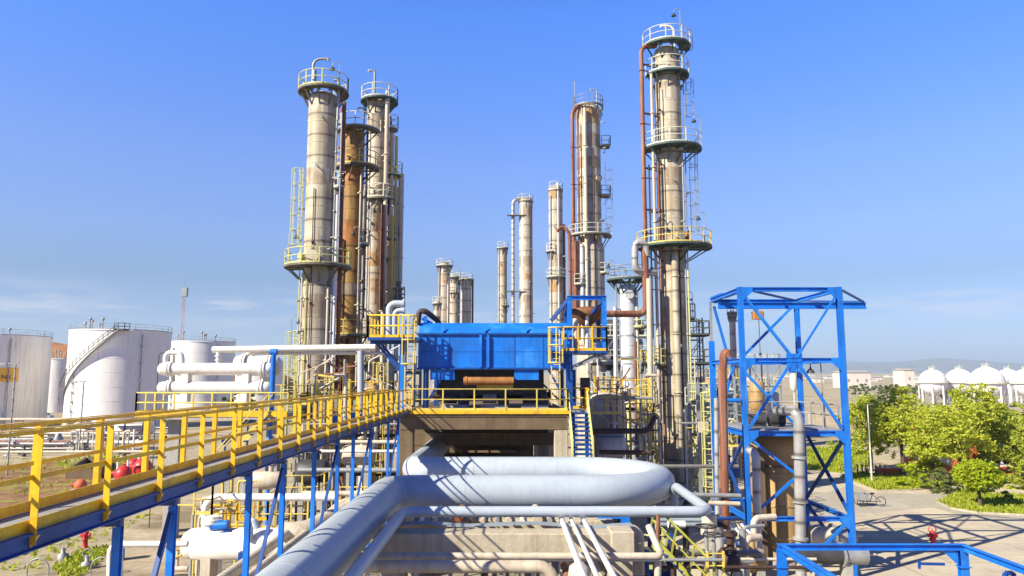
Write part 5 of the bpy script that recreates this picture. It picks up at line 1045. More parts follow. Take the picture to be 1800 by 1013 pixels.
# ------------------------------------------------------------------ right: building, trees, bicycles, cart
t = thing('low_building', 'low white building with orange red base half hidden by the trees', 'building', (G(1660, 838).x, G(1660, 838).y, 0))
a, b = G(1536, 838), G(1720, 842); bx0, bx1, by0 = a.x, b.x + 8, 71.0; bx0 = P(1672, 700, by0).x; bx1 = P(1830, 700, by0).x
MB().box(bx0, bx1, by0, by0 + 9, .8, 3.6).build('wall', WHITE, t); MB().box(bx0 - .04, bx1 + .04, by0 - .05, by0 + 9.04, 0, .8).build('plinth', REDO, t)
MB().add([(bx0 - .5, by0 - .6, 3.6), (bx1 + .5, by0 - .6, 3.6), (bx1 + .5, by0 + 9.6, 3.6), (bx0 - .5, by0 + 9.6, 3.6), (bx0 + 3, by0 + 4.5, 5.2), (bx1 - 3, by0 + 4.5, 5.2)], [(0, 1, 5, 4), (2, 3, 4, 5), (0, 4, 3), (1, 2, 5), (3, 2, 1, 0)]).build('roof', ROOFR, t)
for k in range(7):
    x = bx0 + 1.5 + k * (bx1 - bx0 - 3) / 6; o = MB().box(x - .7, x + .7, by0 - .04, by0 + .05, 1.2, 2.6).build('window', DARK, t)
    MB().box(x - .78, x + .78, by0 - .1, by0 - .041, 1.1, 1.2).box(x - .03, x + .03, by0 - .07, by0 - .041, 1.2, 2.6).build('window_frame', WHITE, o)
for k, x in enumerate((P(1680, 700, 70).x, P(1712, 700, 70).x)): MB().cbox(x - .3, x + .3, by0 - .9, by0 - .2, 0, 3.5, .03).build('pillar', REDO, t)
q = G(1563, 837); tag(MB().cbox(q.x - 1.2, q.x + 1.2, q.y - .3, q.y + .3, 0, .7, .06).build('planter_wall', REDO, loc=q), 'orange red low planter wall by the parked bicycles', 'planter')
TR = [('tall bushy yellow green tree standing left, just right of the blue tower', 1572, 70, 8.2, (3.3, 2.8, 3.0), 7600, LEAF1, 5.1, 1), ('pale loose tree crowding the blue tower leg', 1517, 74, 7.8, (3.1, 2.6, 3.2), 5600, LEAF1, 4.8, 2),
      ('broadest yellow green tree in the middle of the right hand trees', 1672, 64, 7.9, (3.9, 2.8, 3.1), 7400, LEAF1, 4.6, 3), ('dense tree at the right picture edge with dark lower boughs', 1768, 66, 7.2, (4.0, 2.8, 3.0), 6600, LEAF2, 3.9, 4), ('tall tree peaking in front of the gas spheres', 1705, 69, 8.9, (2.5, 2.4, 2.6), 3400, LEAF1, 6.3, 5), ('small crowned tree between the two broad trees', 1622, 66, 6.0, (2.6, 2.0, 2.7), 4200, LEAF1, 3.5, 6), ('young tree cut by the right edge above the kerb', 1815, 61, 6.4, (2.8, 2.4, 2.8), 2800, LEAF2, 3.4, 9)]
for lab, u, Y, h, cr_, n, lm, cz, sd_ in TR: tree('leafy_tree', lab, (u - 893) / F * Y, Y, h, cr_, int(n * 1.9), .135, lm, .2, cz, sd_)
q = G(1723, 893); tree('round_tree', 'small round lime green tree on the grassy island', q.x, q.y, 3.2, (1.62, 1.5, 1.12), 4200, .12, LEAF3, .12, 2.2, 7, limbs=6, dense=True)
for k, (u, v, s, lm, lab) in enumerate(((1600, 858, 1.3, LEAF3, 'yellowish shrub at the end of the grass strip'), (1645, 866, 1.2, LEAF4, 'dark shrub left of the grassy island'), (1672, 862, 1.0, LEAF4, 'grey green shrub right of the dark one by the island'), (1766, 884, .55, LEAF2, 'tiny bush on the grassy island right of the round tree'), (1790, 860, 1.3, LEAF2, 'dark hedge clump at the right edge behind the island'), (1700, 855, 1.2, LEAF4, 'shrub behind the small round tree'), (1620, 846, 1.1, LEAF1, 'shrub under the broadest tree'), (1487, 800, 1.6, LEAF2, 'bush right behind the blue tower leg'))):
    q = G(u, v); b_ = MB(); leaves(b_, random.Random(60 + k), (q.x, q.y, s * .7), (s * 1.2, s, s * .85), int(700 * s), .14); tag(b_.build('shrub', lm, loc=q), lab, 'shrub')
q = G(1533, 850); t = thing('lamp_post', 'slender pale lamp post on the grass strip before the trees', 'lamp post', q); z = P(1526, 712, q.y).z; MB().tube([q, (q.x, q.y, z)], [.09, .05], 8).build('pole', RAILW, t); MB().lathe([(.16, 0), (.16, .03), (.09, .05), (.09, .4)], q, 12).build('base', RAILW, t); MB().bar((q.x, q.y, z), (q.x + .5, q.y, z + .08), .06).build('lamp_head', STEEL, t)
def bicycle(label, q, ang, frame_m, group=None, cargo=False):
    t = thing('cargo_tricycle' if cargo else 'bicycle', label, 'tricycle' if cargo else 'bicycle', q, group); ca, sa = math.cos(ang), math.sin(ang)
    T = lambda x, y, z: Vector((q.x + x * ca - y * sa, q.y + x * sa + y * ca, q.z + z))
    def wheel(x, y):
        mb = MB(); mb.tube([T(x + .33 * math.cos(a), y, .34 + .33 * math.sin(a)) for a in [TAU * i / 18 for i in range(19)]], .028, 6, caps=False); o = mb.build('wheel', BLACK, t)
        mb = MB()
        for i in range(6): a = TAU * i / 6; mb.bar(T(x, y, .34), T(x + .31 * math.cos(a), y, .34 + .31 * math.sin(a)), .012)
        mb.build('spokes', STEEL, o)
    if cargo: wheel(-.75, 0); wheel(.6, -.42); wheel(.6, .42)
    else: wheel(-.52, 0); wheel(.52, 0)
    mb = MB(); bb = T(-.05, 0, .32); st = T(-.2, 0, .82); hd = T(.36, 0, .86); rw = T(-.52 if not cargo else -.75, 0, .34); fw = T(.52, 0, .34)
    for a, b in ((bb, st), (bb, hd), (st, hd), (bb, rw), (st, rw)): mb.bar(a, b, .04)
    mb.bar(hd, fw if not cargo else T(.3, 0, .5), .04)
    if cargo: mb.bar(T(.6, -.42, .34), T(.6, .42, .34), .05); mb.bar(bb, T(.6, 0, .34), .05)
    mb.build('frame', frame_m, t); mb = MB(); mb.bar(T(.32, -.3, 1.0), T(.32, .3, 1.0), .03); mb.bar(hd, T(.32, 0, 1.0), .03); mb.build('handlebar', STEEL, t)
    MB().cbox(st.x - .14, st.x + .14, st.y - .09, st.y + .09, st.z + .03, st.z + .12, .03).build('saddle', BLACK, t)
    if cargo:
        mb = MB()
        for x0, y0, x1, y1 in ((.2, -.45, 1.1, -.45), (1.1, -.45, 1.1, .45), (1.1, .45, .2, .45), (.2, .45, .2, -.45)): mb.bar(T(x0, y0, .68), T(x1, y1, .68), .03, .4)
        mb.bar(T(.2, 0, .5), T(1.1, 0, .5), .86, .03); mb.build('cargo_box', STEEL, t)
q = G(1529, 890); bicycle('old cargo tricycle with a grey box parked alone on the concrete yard', q, R(170), DARK, cargo=True)
for k in range(7):
    q = G(1508 + k * 8.0, 836 - (k % 2) * 1.5); bicycle('dark bicycle parked in the row before the orange planter', q, R(62 + 7 * (k % 3)), (BLUE_D, DARK, STEEL, RED)[k % 4], 'bicycles parked in a row under the trees')
q = G(1490, 828); bicycle('bicycle parked apart next to the blue tower leg', q, R(15), DARK)
q = G(1597, 962); tag(MB().cbox(q.x - .9, q.x + .9, q.y - .25, q.y + .25, .0, .06, .01).bar((q.x - .7, q.y, .1), (q.x + .5, q.y + .1, .12), .1).bar((q.x - .3, q.y - .1, .12), (q.x + .8, q.y - .15, .1), .08).build('scrap_heap', DARK, loc=q), 'little heap of dark scrap lying on the yard left of the right hydrant', 'scrap')

# ------------------------------------------------------------------ process clutter between and behind the columns
def process_frame(label, u0, u1, Y, dep, levels, m, rails=YELP, brace=True, bays=2, floorm=PLAT, z0=0.0):
    xa, xb = P(u0, 666, Y).x, P(u1, 666, Y).x; t = thing('process_frame', label, 'steel frame', ((xa + xb) / 2, Y, z0)); zt = levels[-1] + 1.2
    for i in range(bays + 1):
        x = xa + (xb - xa) * i / bays
        for y in (Y, Y + dep): MB().ibeam((x, y, z0), (x, y, zt), .2, .2, .025, Vector((0, 1, 0))).build('post', m, t)
    for z in levels:
        o = MB().box(xa + .1, xb - .1, Y + .1, Y + dep - .1, z - .06, z).build('floor', floorm, t)
        mb = MB(); mb.ibeam((xa, Y, z - .16), (xb, Y, z - .16), .18, .2, .02); mb.ibeam((xa, Y + dep, z - .16), (xb, Y + dep, z - .16), .18, .2, .02); mb.build('crossbeam', m, t)
        mb = MB(); rail_line(mb, [(xa, Y + dep, z), (xa, Y, z), (xb, Y, z), (xb, Y + dep, z)], 1.1, .035, 1.2); mb.build('handrail', rails, o)
    if brace:
        mb = MB(); zz = [z0] + list(levels)
        for i, (a, b) in enumerate(zip(zz, zz[1:])):
            s = (i % bays); x0, x1 = xa + (xb - xa) * s / bays, xa + (xb - xa) * (s + 1) / bays; mb.bar((x0, Y, a), (x1, Y, b - .2), .1); mb.bar((x1, Y + dep, a), (x0, Y + dep, b - .2), .1)
        mb.build('cross_brace', m, t)
    return t
def vdrum(label, u, Y, r, z0, z1, m, legs=True, name='upright_drum', zb=0.0):
    x = P(u, 666, Y).x; t = thing(name, label, 'vessel', (x, Y, zb)); MB().lathe([(.05, z0 - r * .35), (r * .7, z0 - r * .2), (r, z0), (r, z1), (r * .8, z1 + r * .22), (r * .3, z1 + r * .36), (.01, z1 + r * .37)], (x, Y, 0), 22, caps=False).build('shell', m, t)
    if legs:
        for k in range(4): a = k * math.pi / 2 + .6; MB().bar((x + r * .9 * math.cos(a), Y + r * .9 * math.sin(a), zb), (x + r * .9 * math.cos(a), Y + r * .9 * math.sin(a), z0 + .2), .12).build('leg', STEEL, t)
    MB().tube([(x + r * .2, Y, z1), (x + r * .2, Y, z1 + r * .36 + .5)], .1, 8).tube([(x, Y - r + .1, (z0 + z1) / 2), (x, Y - r - .35, (z0 + z1) / 2)], .16, 10).build('nozzle', STEEL, t)
def hdrum(label, u0, u1, v, Y, r, m, name='horizontal_drum', zb=0.0):
    a, b = P(u0, v, Y), P(u1, v, Y); b.z = a.z; t = thing(name, label, 'vessel', ((a.x + b.x) / 2, Y, zb)); d = (b - a).normalized()
    MB().tube([a, a + d * r * .12, a + d * r * .4, b - d * r * .4, b - d * r * .12, b], [r * .35, r * .75, r, r, r * .75, r * .35], 20).build('shell', m, t)
    for f in (.22, .78): c = a.lerp(b, f); MB().box(c.x - .15, c.x + .15, Y - r * .7, Y + r * .7, zb, c.z - r * .7).build('saddle', CONCG, t)
    c = a.lerp(b, .6); MB().tube([c, c + Vector((0, 0, r + .5))], .13, 8).tube([c + Vector((0, 0, r + .35)), c + Vector((0, 0, r + .45))], .24, 8).build('nozzle', m, t)
# behind the pale blue column
process_frame('grey process frame with dark bays behind the pale blue column, right of the portal', 1052, 1140, 70, 7, (4.2, 7.6, 10.6, 13.0), STEEL, RAILW, bays=3)
hdrum('dark horizontal drum on the upper deck of the grey process frame', 1062, 1132, 578, 72, .9, DARK, zb=10.6); hdrum('dark horizontal drum on the middle deck of the grey process frame', 1060, 1134, 634, 72, 1.0, DARK, zb=7.6)
hdrum('pale horizontal drum low in the grey process frame', 1058, 1130, 692, 71, .9, CLADB, zb=4.2); hdrum('pale cooler drum between the two dark ones in the grey process frame', 1064, 1130, 606, 71.5, .7, CLADB, zb=10.6)
vdrum('squat tan drum with yellow pipes right of the blue stair', 1066, 52, 1.25, 5.3, 7.6, CREAM); hdrum('pale blue drum low behind the end of the grey hairpin pipe', 1050, 1100, 782, 48, .95, CLADB)
pipe('dark brown pipe crossing level above the hairpin pipe, right of the stair', [P(1044, 758, 46), P(1140, 758, 46), P(1150, 735, 47)], .17, BROWN, bend=.5, n=14); pipe('dark brown lower pipe crossing right of the stair foot', [P(1054, 795, 44), P(1150, 796, 44)], .14, BROWN)
rail_thing('pale guard rail on the low deck right of the blue stair', [P(1042, 728, 45), P(1090, 728, 45)], YELP, 1.0, .03, .9); rail_thing('yellow guard rail beyond the tan drum right of the stair', [P(1050, 700, 50), P(1140, 700, 50)], YEL, 1.2, .04, .9)
ladder_thing('yellow caged ladder left of the tallest column, low down', 1128, 53, 2, 8.5, YELG, cg=(4, 8.5)); pipe('pale vertical pipe left of the pale blue column', [P(1083, 790, 58), P(1081, 540, 58)], .14, WHITE); pipe('pinkish vertical pipe right of the pale blue column', [P(1119, 800, 60), P(1117, 600, 60)], .12, RUST)
rk = random.Random(77)
for k in range(30):
    u = rk.uniform(1045, 1160); Y = rk.uniform(47, 60); z0 = rk.uniform(1, 5); z1 = z0 + rk.uniform(2.5, 6)
    x = P(u, 666, Y).x; pts = [(x, Y, z0), (x, Y, z1)] + ([(x + rk.choice((-1, 1)) * rk.uniform(.5, 1.5), Y, z1)] if k % 2 else [])
    pipe('thin upright pipe in the thicket between the stair and the tallest column', pts, rk.choice((.05, .07, .1)), (STEEL, CREAM, WHITE, YELP, RUST, GREYP)[k % 6], bend=.2, group='thin pipes left of the tallest column')
for k in range(8):
    v = 700 + k * 19; Y = 50 + k % 3 * 3
    pipe('thin level pipe in the thicket between the stair and the tallest column', [P(1050 + rk.uniform(0, 20), v, Y), P(1150 + rk.uniform(-20, 15), v, Y)], rk.choice((.05, .08, .11)), (STEEL, BROWN, CREAM, DARK)[k % 4], group='thin level pipes left of the tallest column')
# between tallest column and the tower
process_frame('open pale steel scaffold with yellow rails between the tallest column and the tower', 1226, 1254, 46, 2.2, (3.0, 5.6, 7.6), STEEL, YELG, bays=1)
ladder_thing('pale yellow caged ladder in the scaffold left of the tower', 1241, 43, 2.2, 8.2, YELG, cg=(3, 8.2)); tag(MB().cbox(P(1230, 750, 43).x, P(1252, 750, 43).x, 43.3, 43.4, P(1240, 761, 43).z, P(1240, 742, 43).z, .01).build('sign_board', CREAM, loc=P(1240, 761, 43)), 'blank cream board on the yellow scaffold left of the tower', 'board')
process_frame('dark far process frame left of the blue tower', 1212, 1300, 84, 6, (3.5, 6.5, 9.0), STEEL, YELP, bays=3); vdrum('tan drum on legs between scaffold and blue tower', 1245, 78, 1.4, 6.8, 8.6, VESS); hdrum('dark blue drum on the far frame left of the tower', 1222, 1245, 690, 74, 1.1, BLUE_D); vdrum('small pale drum far off right of the rusty standpipe', 1288, 72, 1.0, 3.5, 7.4, CREAM)
hdrum('blue horizontal drum seen low through the blue tower', 1252, 1300, 828, 50, .55, BLUE_D)
process_frame('distant plant frame seen through the blue tower', 1306, 1372, 110, 8, (4, 8, 11.5), STEEL, RAILW, bays=3); vdrum('yellowish far vessel seen through the blue tower', 1330, 104, 1.0, 4, 8.4, VESS); vdrum('white far vessel seen through the blue tower, right of the yellowish one', 1356, 100, .9, 3, 7.0, CREAM)
for k in range(30):
    u = rk.uniform(1200, 1310); Y = rk.uniform(50, 78); z0 = rk.uniform(0, 3); z1 = z0 + rk.uniform(2.5, 6); x = P(u, 666, Y).x
    pipe('thin upright pipe in the thicket between the tallest column and the blue tower', [(x, Y, z0), (x, Y, z1)] + ([(x + .8, Y, z1)] if k % 3 == 0 else []), rk.choice((.035, .05, .08)), (STEEL, CREAM, WHITE, BROWN, RUST, GREYP, YELP)[k % 7], bend=.2, group='thin pipes right of the tallest column')
for k in range(5):
    v = 744 + k * 39; Y = 44 + k % 4 * 4
    pipe('thin level pipe between the tallest column and the blue tower', [P(1195 + rk.uniform(0, 20), v, Y), P(1200 + rk.uniform(40, 96), v, Y)], rk.choice((.04, .06)), (STEEL, CREAM, GREYP, DARK)[k % 4], group='thin level pipes right of the tallest column')
# low right, under the hairpin end
for k, (v, lab) in enumerate(((906, 'upper'), (914, 'middle'), (922, 'lower'))): pipe('%s of three grey blue pipes below the hairpin end' % lab, [P(1160, v, 26), P(1236, v, 26)], .085, CABLE)
pipe('short white stub pipe under the hairpin end', [P(1174, 922, 25), P(1204, 922, 25)], .12, WHITE); pipe('rounded cream drop pipe under the grey elbow on the right', [P(1246, 905, 26), P(1246, 940, 26)], .28, CREAM)
t = thing('rack_stair', 'steep stair with greenish yellow handrails going down at the lower right', 'stair', (P(1240, 1000, 22).x, 22, 0)); p0, p1 = P(1150, 948, 24.5), P(1246, 1052, 21.5)
for s in (0, .75): o = Vector((0, s, 0)); MB().bar(p0 + o, p1 + o, .05, .2).build('stringer', YELD, t)
for s in (-.04, .79):
    mb = MB(); o = Vector((0, s, 0)); mb.tube([p0 + o + Vector((.2, 0, .9)), p1 + o + Vector((.2, 0, .9))], .035, 6); mb.tube([p0 + o + Vector((.1, 0, .45)), p1 + o + Vector((.1, 0, .45))], .03, 5)
    for f in (0, .33, .66, 1): q = p0.lerp(p1, f) + o; mb.bar(q, q + Vector((.2, 0, .9)), .05)
    mb.build('handrail', YELD, t)
for i in range(11): q = p0.lerp(p1, (i + .5) / 11); MB().box(q.x - .13, q.x + .13, q.y + .03, q.y + .72, q.z - .02, q.z + .02).build('tread', BLUE_D, t)
ladder_thing('yellow ladder at the foot of the greenish stair', 1247, 21.5, .3, 4.2, YELP, cg=None); process_frame('blue low frame with grey floor under the right end of the rack', 1120, 1170, 26, 3.5, (2.6,), BLUE_D, YELG, bays=1)
q = P(1098, 900, 25); tag(MB().ibeam((q.x, 25, 0), (q.x, 25, q.z), .3, .3, .03, up).ibeam((q.x - .9, 25, q.z - .1), (q.x + .2, 25, q.z - .1), .2, .2, .03).build('pipe_support', BLUE, loc=(q.x, 25, 0)), 'blue steel trestle under the right part of the grey hairpin pipe', 'pipe support')
for k, (u, v, lab) in enumerate(((1241, 925, 'dark handwheel valve on the small platform at lower right'), (1254, 940, 'second handwheel valve at lower right, beside the dark one'))):
    q = P(u, v, 23); tt = thing('valve_stand', lab, 'valve', (q.x, 23, 0)); MB().tube([(q.x, 23, 0), (q.x, 23, q.z)], .06, 8).build('stem', STEEL, tt); MB().tube([(q.x + .3 * math.cos(a_), 23 + .3 * math.sin(a_), q.z) for a_ in [TAU * i / 14 for i in range(15)]], .03, 5).bar((q.x - .3, 23, q.z), (q.x + .3, 23, q.z), .03).build('handwheel', DARK, tt)
    MB().lathe([(.1, 1.2), (.28, 1.5), (.28, 2.0), (.1, 2.3)], (q.x, 23, 0), 12).build('body', BROWN, tt)
hdrum('dark pump drum in the shade right of the greenish stair', 1262, 1300, 985, 24, .4, BROWN); hdrum('tan drum in the shade below the tower foot', 1290, 1345, 985, 29, .45, VESS)
for k in range(26):
    u = rk.uniform(1125, 1345); Y = rk.uniform(20, 31); z0 = 0; z1 = rk.uniform(1.5, 4.2); x = P(u, 666, Y).x
    pipe('upright pipe in the shade at the lower right below the grey pipes', [(x, Y, z0), (x, Y, z1)] + ([(x + rk.uniform(.5, 1.2), Y + .3, z1)] if k % 2 else []), rk.choice((.05, .07, .1, .13)), (STEEL, CREAM, BROWN, DARK, GREYP, CREAM, BLUE_D)[k % 7], bend=.25, group='upright pipes at lower right')
for k in range(12):
    Y = rk.uniform(20, 31); z = rk.uniform(.6, 3.6); xa = rk.uniform(4.2, 6); pipe('level pipe in the shade at the lower right below the grey pipes', [(xa, Y, z), (xa + rk.uniform(2.5, 4.8), Y, z)], rk.choice((.05, .08, .12)), (STEEL, CREAM, BROWN, GREYP)[k % 4], group='level pipes at lower right')
# between the walkway and the left cluster of columns
process_frame('grey process frame with yellow rails at the feet of the left columns', 560, 690, 50, 4, (4.4, 7.0), STEEL, YELP, bays=4); process_frame('yellow railed landing frame left of the tall tan column', 505, 540, 50, 3, (4.0, 6.8), STEEL, YELG, bays=1)
for k, (u, lab) in enumerate(((591, 'leftmost of three blue motors behind the walkway rails'), (621, 'middle one of three blue motors behind the walkway rails'), (641, 'rightmost of three blue motors behind the walkway rails'))):
    q = P(u, 735, 47); tt = thing('electric_motor', lab, 'motor', (q.x, 47, q.z - .5)); MB().tube([(q.x, 46.6, q.z), (q.x, 47.4, q.z)], .34, 16).build('housing', BLUE, tt); MB().cbox(q.x - .4, q.x + .4, 46.5, 47.5, q.z - .6, q.z - .32, .03).build('base', CONCG, tt)
tag(MB().box(P(560, 735, 47).x, P(660, 735, 47).x, 46.2, 47.8, P(600, 752, 47).z, P(600, 748, 47).z).box(P(575, 735, 47).x, P(580, 735, 47).x, 46.8, 47.2, 0, P(600, 752, 47).z).box(P(640, 735, 47).x, P(645, 735, 47).x, 46.8, 47.2, 0, P(600, 752, 47).z).build('motor_stand', CONCG, loc=P(600, 750, 47)), 'grey raised stand under the three blue motors', 'stand')
vdrum('brown boxed drum at the foot of the tall tan column', 542, 48.5, .5, 6.6, 8.0, CONCB); hdrum('rust red horizontal drum behind the walkway rails', 622, 684, 694, 49, .35, ORNG, zb=7.0)
for k in range(44):
    u = rk.uniform(485, 705); Y = rk.uniform(44, 54); z0 = rk.uniform(0, 6); z1 = min(z0 + rk.uniform(2.5, 5), 10.2); x = P(u, 666, Y).x
    pipe('thin upright pipe in the thicket at the feet of the left columns', [(x, Y, z0), (x, Y, z1)] + ([(x + rk.choice((-1, 1)) * .7, Y, z1)] if k % 3 == 0 else []), rk.choice((.05, .08, .12)), (CREAM, WHITE, STEEL, RUST, GREYP, YELP)[k % 6], bend=.2, group='thin pipes at the left columns')
for k in range(10):
    z = 1.2 + k * .6; Y = 36 + (k % 4) * 4; pipe('thin level pipe below the walkway towards the left columns', [(P(500 + rk.uniform(0, 60), 700, Y).x, Y, z), (P(700, 700, Y).x, Y, z)], rk.choice((.06, .09, .13)), (CREAM, STEEL, WHITE, BROWN)[k % 4], group='thin level pipes below the walkway')
for k, (u0, u1, v, Y, r, m, lab) in enumerate(((395, 440, 815, 52, .55, CLADB, 'pale blue drum seen under the walkway left of the trestles'), (520, 580, 830, 42, .7, DARK, 'dark drum in the shade under the walkway'), (440, 500, 845, 38, .45, CREAM, 'cream drum in the shade under the walkway, nearer'), (600, 660, 800, 45, .6, CREAM, 'cream drum behind the inner trestle posts'))): hdrum(lab, u0, u1, v, Y, r, m)
for k, (u, v, lab) in enumerate(((445, 735, 'blue valve actuator tilted on a pipe behind the walkway rails'), (405, 770, 'blue tilted stair guard below the exchanger table'))):
    q = P(u, v, 46); tag(MB().tube([q + Vector((-.4, 0, -.3)), q + Vector((.35, 0, .3))], .22, 12).tube([q + Vector((.3, 0, .25)), q + Vector((.42, 0, .36))], .3, 12).tube([q + Vector((-.3, 0, -.2)), (q.x - .3, q.y, 0)], .06, 6).build('valve_actuator', BLUE, loc=q), lab, 'valve')
tree('leafy_tree', 'far green tree peeping over the stacked white drums', P(428, 660, 150).x, 150, 6.5, (3.6, 3, 2.6), 1500, .4, LEAF2, .25, 4.2, 8)
# far sheds behind the tower and the spheres
for k, (u0, u1, v, Y, lab) in enumerate(((1420, 1485, 700, 150, 'long low grey wall far behind the blue tower'), (1490, 1620, 692, 230, 'long pale boundary wall before the scrub row'))):
    a, b = P(u0, v, Y), P(u1, v, Y); mb = MB().box(a.x, b.x, Y, Y + .3, 0, 2.2)
    for i in range(int((b.x - a.x) / 4)): mb.box(a.x + 4 * i, a.x + 4 * i + .4, Y - .08, Y - .003, 0, 2.4)
    tag(mb.build('boundary_wall', CONC, loc=(a.x, Y, 0)), lab, 'wall')

def rusty_sheet(t, v0, v1, m, a0=0.0, a1=TAU):
    """one cladding sheet of another look, set just proud of its neighbours"""
    x, Y, r = t['_x'], t['_Y'], t.get('_r_top', t['_r']); z0, z1 = P(893, v0, Y).z, P(893, v1, Y).z; n = 24; vs = []
    for i in range(n + 1):
        a = a0 + (a1 - a0) * i / n
        for z in (z0, z1): vs.append((x + (r + .012) * math.cos(a), Y + (r + .012) * math.sin(a), z))
    MB().add(vs, [(2 * i, 2 * i + 2, 2 * i + 3, 2 * i + 1) for i in range(n)], True).build('rusty_sheet', m, t)
RSHT = mat("rusty_cladding_sheet", (0.46, 0.26, 0.09), 0.6, var=0.35, scale=0.8, streak=((0.58, 0.47, 0.33), 0.8), patch=((0.58, 0.5, 0.38), 0.5, 0.62, 0.6))
RSHT2 = mat("brown_stained_sheet", (0.42, 0.33, 0.21), 0.6, var=0.3, scale=0.8, streak=((0.2, 0.14, 0.09), 0.9), patch=((0.56, 0.49, 0.37), 0.5, 0.62, 0.5))
for t_, lst in ((c3, ((470, 440, RSHT), (535, 492, RSHT), (410, 372, RSHT2), (236, 205, RSHT2), (590, 560, RSHT2))), (m3, ((492, 470, RSHT), (470, 452, RSHT2), (385, 362, RSHT2), (545, 520, RSHT2))), (m5, ((222, 196, RSHT), (262, 240, RSHT2), (345, 322, RSHT2), (300, 280, RSHT2))), (m4, ((352, 332, RSHT), (470, 448, RSHT2), (515, 492, RSHT))), (c1, ((560, 520, RSHT2), (330, 300, RSHT2), (690, 640, RSHT2))), (c6, ((180, 150, RSHT2), (330, 300, RSHT2), (590, 540, RSHT2), (430, 412, RSHT))), (c2, ((330, 300, ORNG), (430, 392, ORNG), (520, 500, RSHT2)))):
    for v0, v1, mm in lst: rusty_sheet(t_, v0, v1, mm)
# gusset plates on the blue tower
tw = bpy.data.objects['steel_tower']
for z in (ZT, ZM, ZP, ZL):
    for xx, sg in ((TX0 + .12, 1), (TX1 - .12, -1)):
        MB().add([(xx, TY0 - .125, z + .1), (xx + sg * .45, TY0 - .125, z + .1), (xx + sg * .45, TY0 - .125, z - .12), (xx, TY0 - .125, z - .5), (xx, TY0 - .105, z + .1), (xx + sg * .45, TY0 - .105, z + .1), (xx + sg * .45, TY0 - .105, z - .12), (xx, TY0 - .105, z - .5)],
                 [(0, 1, 2, 3), (7, 6, 5, 4), (0, 4, 5, 1), (1, 5, 6, 2), (2, 6, 7, 3), (3, 7, 4, 0)]).build('gusset_plate', BLUE, tw)
lamp_part(tw, (TX1 - .9, TY0 + .3, ZP + .2), 3.2, -1)
MB().tube([(TX1 + .16, TY0, .2), (TX1 + .16, TY0, ZT)], .03, 6).build('conduit', STEEL, tw)
# seams and bolts on the cooler box
bx = bpy.data.objects['cooler_box']
for u in (790, 905, 955):
    q = P(u, 620, BY).x; MB().box(q - .02, q + .02, BY - .012, BY - .001, zb_box + .1, zf_box - .02).build('panel_seam', BLUE_D, bx)
q = P(760, 620, BY).x; MB().box(xl_box + .1, xr_box - .1, BY - .010, BY - .001, zb_box + .95, zb_box + .975).build('panel_seam', BLUE_D, bx)
# more fine steelwork by the feet of the columns
process_frame('thin pale steel frame crowded with rails behind the tallest column foot', 1128, 1160, 66, 5, (3.2, 5.8, 8.4, 10.8), STEEL, YELP, bays=2); process_frame('thin steel frame with pale rails between the stained column and the cooler box', 690, 728, 56, 4, (7.4, 9.6), STEEL, RAILW, bays=1)
process_frame('pale steel frame far behind the gap right of the tallest column', 1236, 1290, 66, 5, (2.8, 5.4, 8.0), CABLE, RAILW, bays=2)
for k in range(26):
    u = rk.uniform(1046, 1162); Y = rk.uniform(49, 68); z0 = rk.uniform(2, 8); x = P(u, 666, Y).x; dx = rk.choice((-1, 1)) * rk.uniform(.6, 2.2)
    pipe('thin bent pipe in the thicket between the stair and the tallest column', [(x, Y, z0), (x, Y, z0 + rk.uniform(1, 3.5))] + [(x + dx, Y, 0)][:0] + [(x + dx, Y + .1, z0 + 3.6)], rk.choice((.04, .06, .08)), (STEEL, CREAM, WHITE, YELP, RUST, BROWN)[k % 6], bend=.2, group='thin bent pipes left of the tallest column')
for k in range(20):
    u = rk.uniform(500, 700); Y = rk.uniform(46, 55); z0 = rk.uniform(5, 9.5); x = P(u, 666, Y).x; dx = rk.choice((-1, 1)) * rk.uniform(.6, 2.2)
    pipe('thin bent pipe in the thicket at the feet of the left columns', [(x, Y, z0), (x, Y, z0 + rk.uniform(.6, 1.6)), (x + dx, Y + .1, z0 + 1.7)], rk.choice((.04, .06, .08)), (STEEL, CREAM, WHITE, YELP, RUST, BROWN)[k % 6], bend=.2, group='thin bent pipes at the left columns')

# more conduits, small platforms and ladders on the columns
for t_, u_, Y_, seq in ((c1, 553, 51, ((533, 690, 480, 1.2, YELG), (525, 690, 480, 1.3, CREAM), (588, 470, 200, 1.4, STEEL))), (c2, 609, 55, ((626, 690, 300, 1.8, CREAM), (596, 690, 420, 1.6, RUST))),
        (c3, 652, 58.9, ((645, 690, 360, 1.2, STEEL), (693, 690, 330, 1.6, STEEL), (685, 690, 380, 2.2, YELP), (697, 690, 520, 2.0, CREAM))), (c6, 1187, 54.9, ((1200, 850, 440, 1.4, BROWN), (1211, 850, 270, 1.6, STEEL), (1215, 850, 436, 1.4, YELG)))):
    for uu, v0, v1, rp, mm in seq: riser(t_, uu, Y_, v0, v1, rp, mm, 'conduit')
for t_, u, v, rp, Y in ((c1, 527, 610, 11, 51.5), (c1, 596, 330, 9, 51.4), (c2, 640, 430, 9, 55.2), (c2, 598, 620, 12, 55), (c3, 690, 420, 10, 59.4), (c3, 640, 640, 12, 58.8), (c6, 1212, 560, 10, 55.6), (c6, 1160, 640, 11, 55), (c6, 1214, 690, 11, 55.4), (m7, 1126, 575, 12, 62.5), (m7, 1088, 690, 12, 62.4), (m5, 1020, 500, 10, 80.5), (m5, 1062, 480, 9, 81)):
    side_platform(t_, u, v, rp, Y, PLAT, YELG if rp > 10 else RAILW)
